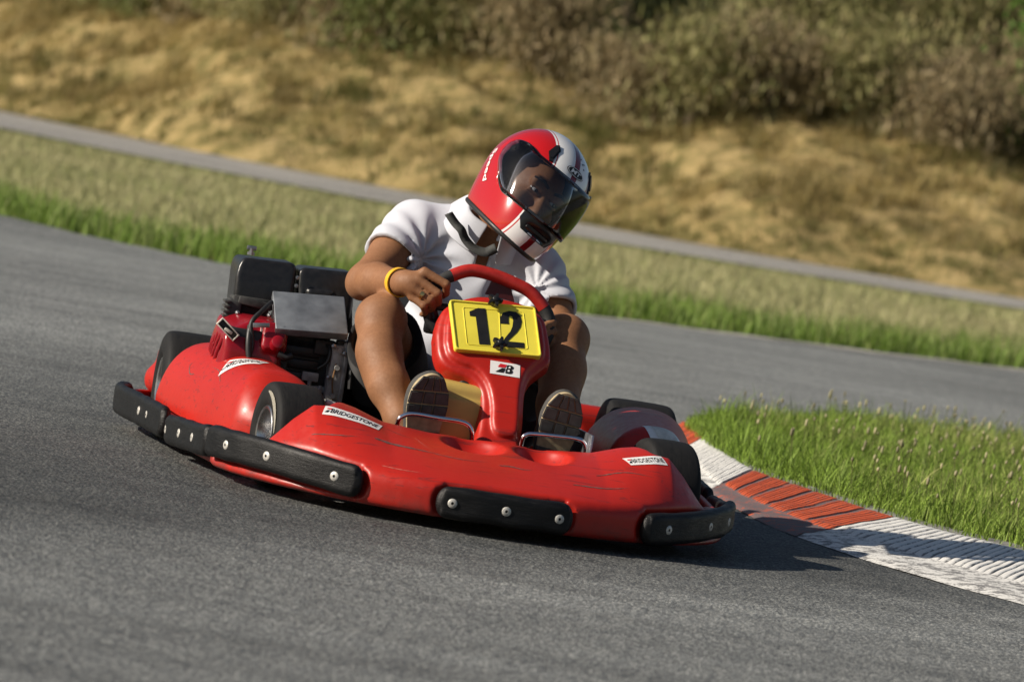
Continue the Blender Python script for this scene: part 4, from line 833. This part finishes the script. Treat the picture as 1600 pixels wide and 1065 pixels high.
HC_ = np.array([.128, .515, .832]); MH = ry(30) @ rz(18) @ rx(3); HS = 1.09      # helmet centre, orientation, size
def hw(p): return HC_ + MH @ ((np.asarray(p, float) + np.array([-.010, 0, -.013])) * HS)                           # helmet space -> kart space
SHR_, SHL_ = np.array([-.135, .735, .672]), np.array([.208, .690, .608]); ELR, ELL = np.array([-.268, .560, .526]), np.array([.272, .560, .474]); WRR, WRL = np.array([-.200, .338, .546]), np.array([.205, .420, .458])
KNR, KNL = np.array([-.238, .385, .437]), np.array([.248, .385, .460])
b = SDF((-.36, .03, .05), (.37, .96, .99), .0047)
b.ell((.01, .82, .20), (.155, .115, .115), k=.03); b.cone((.015, .82, .25), (.045, .77, .50), .118, .122, .05); b.ell((.055, .735, .57), (.155, .10, .14), k=.05); b.chain([SHR_, (.045, .735, .685), SHL_], [.052, .062, .052], .04)
b.cone((.055, .71, .70), (.098, .605, .79), .060, .056, .04)
R_ = MH; FO = np.array([-.010, .0, -.013])                                                                             # head
b.ell(hw((0, .002, .012)), (.076, .098, .105), R_, .03); b.ell(hw((0, -.035, -.060)), (.056, .062, .058), R_, .03); b.cone(hw((0, -.085, .016)), hw((0, -.109, -.026)), .009, .0155, .012); b.ell(hw((.0, -.098, -.030)), (.019, .012, .010), R_, .008)
b.cone(hw((-.042, -.078, .034)), hw((.042, -.078, .034)), .015, .015, .014); b.ell(hw((-.032, -.096, .016)), (.016, .012, .0085), R_, .010, 'sub'); b.ell(hw((.032, -.096, .016)), (.016, .012, .0085), R_, .010, 'sub')
for s_ in (-1, 1):                                                                   # eyelids
    b.cone(hw((s_ * .017, -.0905, .0215)), hw((s_ * .046, -.0825, .0215)), .0062, .0058, .003); b.cone(hw((s_ * .017, -.0895, .0070)), hw((s_ * .046, -.0815, .0075)), .0048, .0046, .003)
b.ell(hw((-.042, -.066, -.022)), (.026, .020, .022), R_, .02); b.ell(hw((.042, -.066, -.022)), (.026, .020, .022), R_, .02); b.cone(hw((-.018, -.091, -.061)), hw((.018, -.091, -.061)), .008, .008, .008)
for s_ in (-1, 1): b.ell(hw((s_ * .076, .012, -.004)), (.010, .018, .030), R_, .008)
def limb_arm(S, E, W):
    m = .5 * (S + E); b.chain([S, m, E], [.056, .054, .044], .02); m2 = E + (W - E) * .3; b.chain([E, m2, W], [.0455, .0465, .0295], .02); b.ell(E + np.array([np.sign(E[0]) * .012, .0, -.014]), (.036, .036, .036), k=.02)
limb_arm(SHR_, ELR, WRR); limb_arm(SHL_, ELL, WRL)
def limb_leg(H, K, Q, r):
    d = (K - H); b.chain([H, H + d * .55, K], [.088, .082, .062], .03); b.chain([K] + Q, [.060] + r, .022); b.ell(K + np.array([0, -.012, .008]), (.058, .050, .056), k=.025)
    b.ell(.55 * Q[0] + .45 * Q[1] + np.array([0, .030, -.004]), (.046, .050, .080), rx(-38), .03)                                    # calf
    b.cone(K + np.array([0, -.044, -.03]), Q[2] + np.array([0, -.018, .01]), .018, .014, .03)                                          # shin bone
limb_leg(np.array([-.09, .80, .19]), KNR, [np.array(p) for p in ((-.242, .305, .36), (-.214, .222, .28), (-.182, .155, .205), (-.150, .105, .135))], [.056, .052, .038, .034])
limb_leg(np.array([.12, .80, .19]), KNL, [np.array(p) for p in ((.246, .305, .385), (.228, .222, .30), (.210, .155, .215), (.205, .105, .135))], [.056, .052, .038, .034])
def hand(W, mcps, pips, dips, tips, r, thumb, palm):
    b.chain([W, .5 * (W + palm), palm], [.0295, .030, .030], .012)
    for m_ in mcps: b.cone(palm, np.array(m_) + np.array([0, .004, 0]), .021, .0125, .012)
    for m_, p_, d_, t_, rr in zip(mcps, pips, dips, tips, r): b.chain([np.array(m_), np.array(p_)], [rr * 1.12, rr * 1.03], .004); b.chain([np.array(p_), np.array(d_), np.array(t_)], [rr, rr * .92, rr * .82], .003)
    b.chain([np.array(t) for t in thumb], [.016, .0135, .011], .008)
hand(WRR, [(-.157, .306, .583), (-.170, .300, .560), (-.178, .300, .537), (-.177, .306, .513)], [(-.098, .290, .560), (-.117, .284, .534), (-.133, .286, .514), (-.148, .290, .496)], [(-.092, .312, .537), (-.108, .306, .511), (-.122, .308, .493), (-.138, .312, .478)], [(-.098, .335, .526), (-.113, .328, .502), (-.126, .330, .484), (-.142, .332, .472)], [.0112, .0112, .0106, .0095], [(-.175, .350, .565), (-.135, .362, .572), (-.102, .358, .560)], np.array([-.183, .320, .548]))
hand(WRL, [(.206, .360, .500), (.210, .356, .479), (.209, .358, .458), (.205, .362, .440)], [(.198, .318, .503), (.203, .315, .481), (.201, .316, .460), (.197, .320, .442)], [(.177, .302, .492), (.179, .300, .472), (.178, .302, .453), (.176, .306, .436)], [(.166, .318, .485), (.167, .318, .467), (.168, .318, .450), (.168, .320, .435)], [.0112, .0112, .0106, .0095], [(.196, .376, .494), (.178, .374, .504), (.162, .362, .506)], np.array([.207, .380, .472]))
V, F = b.mesh(); V = relax(V, F, 1, .4); obj('body', V, F, M['skin'], person, off=PB)
# eyes and brows behind the visor
for s_ in (-1, 1):
    ey = empty('eye', hw((s_ * .031, -.0775, .0140)) - PB, 0, person); A = MH
    MB().lathe([(0, -.0125)] + [(.0125 * math.sin(a), -.0125 * math.cos(a)) for a in np.linspace(.2, 2.9, 12)] + [(0, .0125)], R=A @ rx(90), seg=20).build('eyeball', simple('eye_white', (.55, .53, .50), .15), ey)
    g = A @ np.array([.35, -.93, -.08]); MB().lathe([(0, .0130), (.0038, .0128), (.0068, .0114), (.006, .010), (0, .010)], R=frame_to(g), seg=18).build('iris', simple('dark_iris', (.02, .012, .008), .1), ey)
    MB().tube([hw((s_ * .012, -.098, .036)), hw((s_ * .032, -.099, .043)), hw((s_ * .054, -.084, .038))], [.004, .0045, .003], 8).build('eyebrow', simple('dark_hair', (.03, .02, .015), .8), person, off=PB)

# polo shirt
s = SDF((-.30, .50, .20), (.36, .98, .80), .0044)
s.ell((.015, .82, .32), (.178, .135, .15), k=.04); s.cone((.02, .81, .34), (.05, .765, .50), .142, .146, .06); s.ell((.055, .735, .575), (.178, .122, .150), k=.05); s.chain([SHR_ + [.01, 0, .004], (.045, .735, .692), SHL_ + [-.01, 0, .004]], [.068, .078, .068], .05)
def sleeve(S, E, L, r0, r1):
    d = (E - S) / np.linalg.norm(E - S); hem = S + d * L; cone = f_cone(S, hem + d * .05, r0, r1); pl = f_plane(hem, d)
    m = .14; s.op(lambda X, Y, Z: smax(cone(X, Y, Z), pl(X, Y, Z), .004), np.minimum(S, hem) - m, np.maximum(S, hem) + m, .035)
    s.cone(hem - d * .018, hem + d * .05, .0585, .0605, .003, 'sub'); return hem, d
hemR, dR = sleeve(SHR_, ELR, .140, .074, .074); hemL, dL = sleeve(SHL_, ELL + np.array([.0, -.02, -.02]), .135, .074, .070)
# folds: soft ridges running from the arm pits and across the belly
def folds(X, Y, Z):
    def fan(o, ax, n, ph, rad):
        o = np.asarray(o); x, y, z = X - o[0], Y - o[1], Z - o[2]; r = np.sqrt(x * x + y * y + z * z); ang = np.arctan2(z, x * ax + .6 * y); return np.sin(n * ang + ph + 9 * r) * np.clip(r / .05, 0, 1) * np.exp(-(r / rad) ** 2)
    f = .0070 * fan((-.135, .66, .60), 1, 11, .4, .13) + .0036 * fan((.215, .62, .57), -1, 11, 1.2, .13) + .0040 * fan((.06, .63, .60), 1, 5, 2.0, .10)
    f = f + .0052 * np.sin(58 * Z + 16 * X + 3 * np.sin(14 * X) + 2 * np.sin(23 * Y)) * np.clip((.56 - Z) / .12, 0, 1) + .0036 * wob(X, Y, Z, 46, 6)
    return f
s.op(folds, mode='disp'); s.op(f_plane((0, 0, .235), (0, 0, -1)), mode='cut', k=.006); s.cone((.05, .68, .70), (.10, .58, .80), .066, .085, .008, 'sub')
s.op(f_box((.050, .618, .655), (.016, .06, .07), .01, ry(12)), (-.05, .5, .55), (.15, .72, .78), .006, 'sub')                         # open placket
V, F = s.mesh(); V = relax(V, F, 1, .4); SHIRT = obj('polo_shirt', V, F, M['shirt'], person, off=PB); shirt_bvh = bvh_of(V, F)
# collar: a turned-down band round the neck, open at the front
def collar():
    na = 44; nv = 5; Vc = []; ax = np.array([.045, -.10, .09]); ax /= np.linalg.norm(ax); ax = np.array([.22, -.50, .84]); ax /= np.linalg.norm(ax); c0 = np.array([.058, .690, .718]); e1 = np.cross(ax, [0, 1, 0]); e1 /= np.linalg.norm(e1); e1 *= np.sign(e1[0]); e2 = np.cross(ax, e1); e2 *= (-1 if e2[1] > 0 else 1)
    for i in range(na):
        t = math.radians(14 + (346 - 14) * i / (na - 1)); w = abs(math.cos(t / 2)); d = math.sin(t) * e1 + math.cos(t) * e2
        for (r, h, o) in ((.072, .002, 0), (.075, .032, 0), (.082, .042, 0), (.094, .030, 0), (.108 + .026 * w, -.008 - .026 * w, 0)):
            Vc.append(c0 + d * (r + .003 * math.sin(5 * t)) + ax * h)
    Fc = [(i * nv + k, (i + 1) * nv + k, (i + 1) * nv + k + 1, i * nv + k + 1) for i in range(na - 1) for k in range(nv - 1)]
    o = obj('collar', np.array(Vc), Fc, M['shirt'], SHIRT, off=PB); m = o.modifiers.new('thickness', 'SOLIDIFY'); m.thickness = .0035; m.offset = 0; m = o.modifiers.new('soft', 'SUBSURF'); m.levels = m.render_levels = 2; return o
collar()
for q in ((.030, .60, .625), (.034, .606, .645)):
    h = shirt_bvh.ray_cast(Vector((q[0], .45, q[2])), Vector((0, 1, 0)), .4)
    if h[0] is not None: MB().lathe([(0, .002), (.0045, .002), (.0055, .0005), (.0055, -.001)], np.array(h[0]), frame_to(np.array(h[1])), 14).build('button', M['white'], SHIRT, off=PB)
# shorts
s = SDF((-.36, .42, .06), (.38, .98, .52), .006); s.ell((.01, .82, .20), (.178, .14, .14), k=.03)
def short_leg(H, K, f0):
    d = (K - H) / np.linalg.norm(K - H); hem = H + (K - H) * f0; cone = f_cone(H, hem + d * .04, .112, .100); pl = f_plane(hem, d)
    s.op(lambda X, Y, Z: smax(cone(X, Y, Z), pl(X, Y, Z), .004), np.minimum(H, hem) - .16, np.maximum(H, hem) + .16, .03); s.cone(hem - d * .02, hem + d * .06, .080, .080, .004, 'sub')
short_leg(np.array([-.10, .80, .19]), KNR, .77); short_leg(np.array([.13, .80, .19]), KNL, .77); s.op(lambda X, Y, Z: .004 * wob(X, Y, Z, 45, 9), mode='disp'); V, F = s.mesh(); obj('shorts', V, F, M['shorts'], person, off=PB)
# wristband and ring
fd = (WRR - ELR) / np.linalg.norm(WRR - ELR); A = frame_to(fd); wc = WRR - fd * .030
MB().lathe([(.0355, -.009), (.0385, -.0085), (.0388, 0), (.0385, .0085), (.0355, .009), (.0350, 0)], wc, A @ rx(6), 36, True).build('wristband', simple('yellow_silicone', (.80, .44, .02), .45, 0, .05), person, off=PB)
rg = np.array([-.143, .2915, .517]) + np.array([-.012, .003, .006]); gd = np.array([.045, -.014, -.023]); MB().lathe([(.0118, -.004), (.0132, -.003), (.0134, .003), (.0118, .004)], rg, frame_to(gd), 24, True).lathe([(0, .0035), (.006, .003), (.007, 0), (0, 0)], rg + np.array([-.003, -.0135, .004]), frame_to((-.1, -1, .2)), 16).build('finger_ring', simple('gold', (.80, .52, .20), .25, 1.0, .05), person, off=PB)

# shoes: sole towards the pedal
M['lug'] = simple('grey_sole_rubber', (.062, .060, .057), .75, 0, .35, 60, .3); M['seam'] = simple('tan_sole_rubber', (.40, .32, .19), .75, 0, .25, 60, .3); M['upper'] = simple('dark_shoe_mesh', (.06, .058, .055), .8, 0, .3, 200, .4)
OUTL = np.array([(-.030, .003), (-.041, .03), (-.038, .09), (-.046, .15), (-.053, .20), (-.049, .245), (-.031, .278), (.0, .294), (.028, .286), (.046, .256), (.051, .21), (.044, .16), (.035, .1), (.038, .03), (.028, .003)])
def shoe(heel, toe, nrm, mir, ank):
    heel, toe = np.array(heel), np.array(toe); Vv = (toe - heel) / np.linalg.norm(toe - heel); N = np.array(nrm, float); N -= Vv * (N @ Vv); N /= np.linalg.norm(N); U = np.cross(Vv, N); U *= np.sign(U[0]); sc = 1.06
    O = smooth_path(np.vstack([OUTL, OUTL[:1]]), 4)[:-1] * sc; O[:, 0] *= mir; g = local(heel, np.stack([U, Vv, N], 1))
    lo = np.minimum(heel, toe) - .13; hi = np.maximum(heel, toe) + .13; up = SDF(lo, hi, .0048)
    def f(X, Y, Z):
        u, v, w = g(X, Y, Z); d2 = poly_sd(O, u, v); h = np.interp(v, [-.02, .05, .12, .2, .27, .32], [.085, .09, .085, .062, .045, .03]); a = d2 + .018 + .10 * np.clip(-w, 0, .2); bb = np.maximum(w, -w - h) + .018
        return np.sqrt(np.maximum(a, 0) ** 2 + np.maximum(bb, 0) ** 2) + np.minimum(np.maximum(a, bb), 0) - .018
    up.op(f); up.cone(heel + Vv * .03 - N * .08, np.array(ank), .044, .044, .03); V, F = up.mesh(); sh = obj('shoe', V, F, M['upper'], person, off=PB)
    O2 = O.mean(0) + (O - O.mean(0)) * np.array([.90, .965]); MB().prism([tuple(p) for p in (O2 if mir > 0 else O2[::-1])], (heel, U, Vv, N), -.006, .010).build('sole', M['seam'], sh, off=PB)
    def lim(v):
        q = O; seg = np.vstack([q, q[:1]]); xs = []
        for a, c in zip(seg[:-1], seg[1:]):
            if (a[1] - v) * (c[1] - v) < 0: xs.append(a[0] + (c[0] - a[0]) * (v - a[1]) / (c[1] - a[1]))
        return (min(xs) + .001, max(xs) - .001) if len(xs) > 1 else None
    rows = [(.012, .045), (.049, .080), (.084, .112), (.116, .146), (.150, .180), (.184, .213), (.217, .246), (.250, .284)]
    for k, (v0, v1) in enumerate(rows):
        v0, v1 = v0 * sc, v1 * sc; la, lb = lim(v0), lim(v1)
        if not la or not lb: continue
        cuts = [0, .36, .64, 1] if k > 3 else [0, .5, 1]
        if k == 7: cuts = [0, .3, .55, .78, 1]
        for c0, c1 in zip(cuts[:-1], cuts[1:]):
            gp = .0016; ps = [(la[0] + (la[1] - la[0]) * c0 + gp, v0), (la[0] + (la[1] - la[0]) * c1 - gp, v0), (lb[0] + (lb[1] - lb[0]) * c1 - gp, v1), (lb[0] + (lb[1] - lb[0]) * c0 + gp, v1)]
            cen_ = np.mean(ps, 0); m = MB(); m.prism(ps, (heel, U, Vv, N), .009, .0135); m.prism([tuple(cen_ + (np.array(p) - cen_) * .86) for p in ps], (heel, U, Vv, N), .0135, .0155); m.build('tread_lug', M['lug'], sh, False, off=PB)
shoe((-.132, .075, .045), (-.144, .012, .325), (.05, -1, -.12), 1, (-.150, .105, .135)); shoe((.176, .075, .050), (.212, .012, .330), (-.02, -1, -.12), -1, (.205, .105, .135))

# ------------------------------------------------------------------ helmet (built upright round its own centre, then turned with the head)
def shell_f(grow=0.0):
    a = f_ell((0, .012, .022), (.122 + grow, .152 + grow, .126 + grow)); c = f_ell((0, -.060, -.066), (.093 + grow, .108 + grow, .125 + grow)); d = f_ell((0, .030, -.030), (.112 + grow, .118 + grow, .165 + grow))
    return lambda X, Y, Z: smin(smin(a(X, Y, Z), d(X, Y, Z), .03), c(X, Y, Z), .045)
OUT = shell_f(); INN = shell_f(-.020)
BOT = f_plane((0, 0, -.128), (0, .06, -1))
def helmet_paint():
    n = Nodes('red_white_helmet_paint'); sx = n.n('ShaderNodeSeparateXYZ'); n.l(n.coord(), sx.inputs[0]); x = n.math('ABSOLUTE', n.math('DIVIDE', sx.outputs['X'], HS))
    n.col(n.ramp(n.math('MULTIPLY', x, 10.0), [(0.0, (.19, .008, .012)), (.085, (.80, .80, .80)), (.535, (.50, .02, .02)), (.555, (.80, .80, .80)), (.60, (.45, .006, .006))], 'CONSTANT'))
    n.rough(.16); n.b.inputs['Coat Weight'].default_value = .8; n.b.inputs['Coat Roughness'].default_value = .04; return n.m
M['helmet'] = helmet_paint(); M['trim'] = simple('black_rubber_trim', (.015, .015, .015), .45); M['vent'] = simple('gloss_black_vent', (.012, .012, .013), .22); M['lining'] = simple('black_lining', (.010, .010, .011), .9)
h = SDF((-.15, -.20, -.15), (.15, .20, .17), .0042); h.op(OUT); h.op(BOT, mode='cut', k=.008)
PORT = f_box((0, -.13, .011), (.126, .112, .055), .035)
h.op(INN, mode='sub', k=.004); h.op(PORT, mode='sub', k=.006); pass
h.op(f_box((0, -.170, -.080), (.040, .016, .010), .008, rx(12)), mode='sub', k=.004)
V, F = h.mesh(); V = relax(V, F, 1, .4)
HEL = obj('helmet', V * HS, F, M['helmet'], person); HEL.matrix_local = Matrix.Translation(Vector(HC_ - PB)) @ Matrix([list(r) for r in MH]).to_4x4(); hel_bvh = bvh_of(V, F)
li = SDF((-.14, -.19, -.14), (.14, .19, .16), .006); li.op(shell_f(-.021)); li.op(shell_f(-.034), mode='sub'); li.op(f_plane((0, 0, -.122), (0, .06, -1)), mode='cut', k=.01); li.op(f_box((0, -.13, .011), (.118, .122, .058), .03), mode='sub', k=.006); V2, F2 = li.mesh(); obj('lining', V2 * HS, F2, M['lining'], HEL)
def rad(fn, th, z, y0=0.0):
    d = np.array([math.sin(th), -math.cos(th)]); lo, hi = .0, .30
    for _ in range(30):
        m = .5 * (lo + hi); v = float(fn(np.array(d[0] * m), np.array(y0 + d[1] * m), np.array(z)))
        if v < 0: lo = m
        else: hi = m
    return np.array([d[0] * lo, y0 + d[1] * lo, z])
def out_n(fn, p, e=.001):
    g = np.array([float(fn(*(p + e * np.eye(3)[k]))) - float(fn(*(p - e * np.eye(3)[k]))) for k in range(3)]); return g / np.linalg.norm(g)
# visor
nt, nz = 56, 12; Vv = []; TH = np.radians(94)
for i in range(nt + 1):
    u = -1 + 2 * i / nt; th = u * TH; e = max(0., (abs(u) - .55) / .45); c = .5 * (-.054 + .070) + e * .030; hh = .5 * (.070 + .054) * (1 - .62 * e ** 1.8) * math.sqrt(max(0.02, 1 - max(0, (abs(u) - .93) / .07) ** 2 * .75))
    for j in range(nz + 1):
        z = c + hh * (-1 + 2 * j / nz); p = rad(OUT, th, z); q = p + out_n(OUT, p) * .0055; Vv.append(q * HS)
Fv = [(i * (nz + 1) + j, (i + 1) * (nz + 1) + j, (i + 1) * (nz + 1) + j + 1, i * (nz + 1) + j + 1) for i in range(nt) for j in range(nz)]
def visor_mat():
    n = Nodes('smoked_visor'); t = n.t; tr = n.n('ShaderNodeBsdfTransparent'); tr.inputs['Color'].default_value = (.79, .80, .82, 1); gl = n.n('ShaderNodeBsdfGlossy'); gl.inputs['Roughness'].default_value = .03; fr = n.n('ShaderNodeFresnel'); fr.inputs['IOR'].default_value = 1.52
    mx = n.n('ShaderNodeMixShader'); n.l(fr.outputs[0], mx.inputs[0]); n.l(tr.outputs[0], mx.inputs[1]); n.l(gl.outputs[0], mx.inputs[2]); n.l(mx.outputs[0], t.nodes['Material Output'].inputs['Surface']); return n.m
VIS = obj('visor', np.array(Vv), Fv, visor_mat(), HEL); md = VIS.modifiers.new('thickness', 'SOLIDIFY'); md.thickness = .0022; md.offset = 1
ledge = [Vv[i * (nz + 1)] for i in range(6, nt - 5)]; uedge = [Vv[i * (nz + 1) + nz] for i in range(6, nt - 5)]
MB().tube(ledge, .0016, 6).build('visor_edge', M['trim'], HEL); MB().tube(uedge, .0012, 6).build('visor_edge', M['trim'], HEL)
for s_ in (-1, 1):
    p = rad(OUT, s_ * math.radians(80), .044); n_ = out_n(OUT, p); MB().lathe([(.0, .003), (.006, .003), (.007, .001), (.014, .001), (.015, 0), (.015, -.006)], (p + n_ * .006) * HS, frame_to(n_), 24).build('visor_pivot', M['vent'], HEL)
# rubber edge round the bottom and the eye port
edge = []
for k in range(72):
    th = 2 * math.pi * k / 72; d = np.array([math.sin(th), -math.cos(th)]); z = -.128
    for _ in range(4): p = rad(OUT, th, z, .0); z = -.112 + .10 * -(p[1] - 0) * -1 * -1 if False else -.128 + .06 * p[1]
    edge.append((rad(OUT, th, z + .004) * np.array([.975, .975, 1])) * HS)
MB().tube(edge, .0075, 10, closed=True).build('edge_trim', M['trim'], HEL)
port = []
# vents
for s_ in (-1, 1):
    f0 = rad(OUT, s_ * math.radians(40), .098); n_ = out_n(OUT, f0); U = np.cross([0, 0, 1.], n_); U /= np.linalg.norm(U); W = np.cross(n_, U); poly = [(-.010, .022), (-.004, .028), (.010, .016), (.020, -.026), (.012, -.028), (-.008, -.008)]
    poly = [(p[0] * -s_ * 1.1, p[1] * 1.1) for p in poly]; fr_ = ((f0 - n_ * .002) * HS, U, W, n_); MB().prism(poly if s_ < 0 else poly[::-1], fr_, -.004, .0035).prism([(p[0] * .72, p[1] * .72) for p in (poly if s_ < 0 else poly[::-1])], fr_, .0034, .0065).build('vent', M['vent'], HEL, False)
p = rad(OUT, 0, -.080); MB().box((p + np.array([0, .014, 0])) * HS, (.040, .008, .010), .008, rx(12)).build('chin_vent', M['vent'], HEL)
hs_bvh = BVHTree.FromPolygons([Vector(map(float, v * HS)) for v in V], [tuple(map(int, f)) for f in F])
# chin black panel between visor and chin stripe
def on_helmet(name, poly, c, U, lift, mat, F=None):
    n_ = out_n(OUT, c); U = np.asarray(U, float); U -= n_ * (U @ n_); U /= np.linalg.norm(U); W = np.cross(n_, U); fr_ = (c * HS, U, W, n_); return obj(name, drape(np.array(poly), fr_, hs_bvh, lift, .12), F if F else [tuple(range(len(poly)))], mat, HEL)
pc = rad(OUT, 0, -.074); g, gf = grid2(.126, .044, 22, 6); g = g * np.stack([1 - .25 * (g[:, 1] < 0) * (-g[:, 1] / .02), np.ones(len(g))], 1); on_helmet('chin_panel', g, pc, (1, 0, 0), .0016, M['vent'], gf)
# oval badge on the brow, lettering on the side
bc = rad(OUT, 0, .093); ov = [(.030 * math.cos(a), .0145 * math.sin(a)) for a in np.linspace(0, 2 * math.pi, 28, endpoint=False)]
cfan = [(0, 0)] + ov; ff = [(0, 1 + i, 1 + (i + 1) % 28) for i in range(28)]; on_helmet('badge', cfan, bc, (1, .0, 0), .0016, M['ink'], ff)
ring = [(p[0] * .93, p[1] * .90) for p in ov] + [(p[0] * .86, p[1] * .80) for p in ov]; on_helmet('badge_line', ring, bc, (1, 0, 0), .0024, M['white'], [(i, (i + 1) % 28, 28 + (i + 1) % 28, 28 + i) for i in range(28)])
t_, tf_ = text2('MT', .036, .0135, .2, .03); on_helmet('lettering', t_, bc, (1, 0, 0), .0026, M['white'], tf_)
sc_ = rad(OUT, math.radians(-106), -.022); t_, tf_ = text2('Speed', .100, .023, .0, .02); on_helmet('lettering', t_, sc_, (.0, -.55, -1), .0018, M['white'], tf_)
for k, (a_, z_) in enumerate(((9, .128), (11, .120), (14, .112), (16, .122))):
    p = rad(OUT, math.radians(a_), z_); MB().lathe([(0, .0008), (.0022, .0006), (.0024, 0)], (p + out_n(OUT, p) * .0004) * HS, frame_to(out_n(OUT, p)), 10).build('air_hole', M['ink'], HEL)
# chin strap hanging over the shoulder
def strap(P, w, name, up):
    P = smooth_path(P, 7); T = np.gradient(P, axis=0); T /= np.linalg.norm(T, axis=1)[:, None]; Ve = []
    for p, t in zip(P, T):
        n_ = np.cross(t, up); n_ /= np.linalg.norm(n_); Ve += [p - n_ * w / 2, p + n_ * w / 2]
    o = obj(name, np.array(Ve), [(2 * i, 2 * i + 1, 2 * i + 3, 2 * i + 2) for i in range(len(P) - 1)], simple('grey_webbing', (.045, .047, .045), .75, 0, .3, 200, .4), person, off=PB); m = o.modifiers.new('thickness', 'SOLIDIFY'); m.thickness = .002; return o
strap([(-.072, .598, .735), (-.052, .585, .712), (-.035, .572, .697), (-.020, .570, .674), (.004, .560, .655), (.035, .552, .650), (.060, .545, .665)], .026, 'chin_strap', (.3, -1, .5))
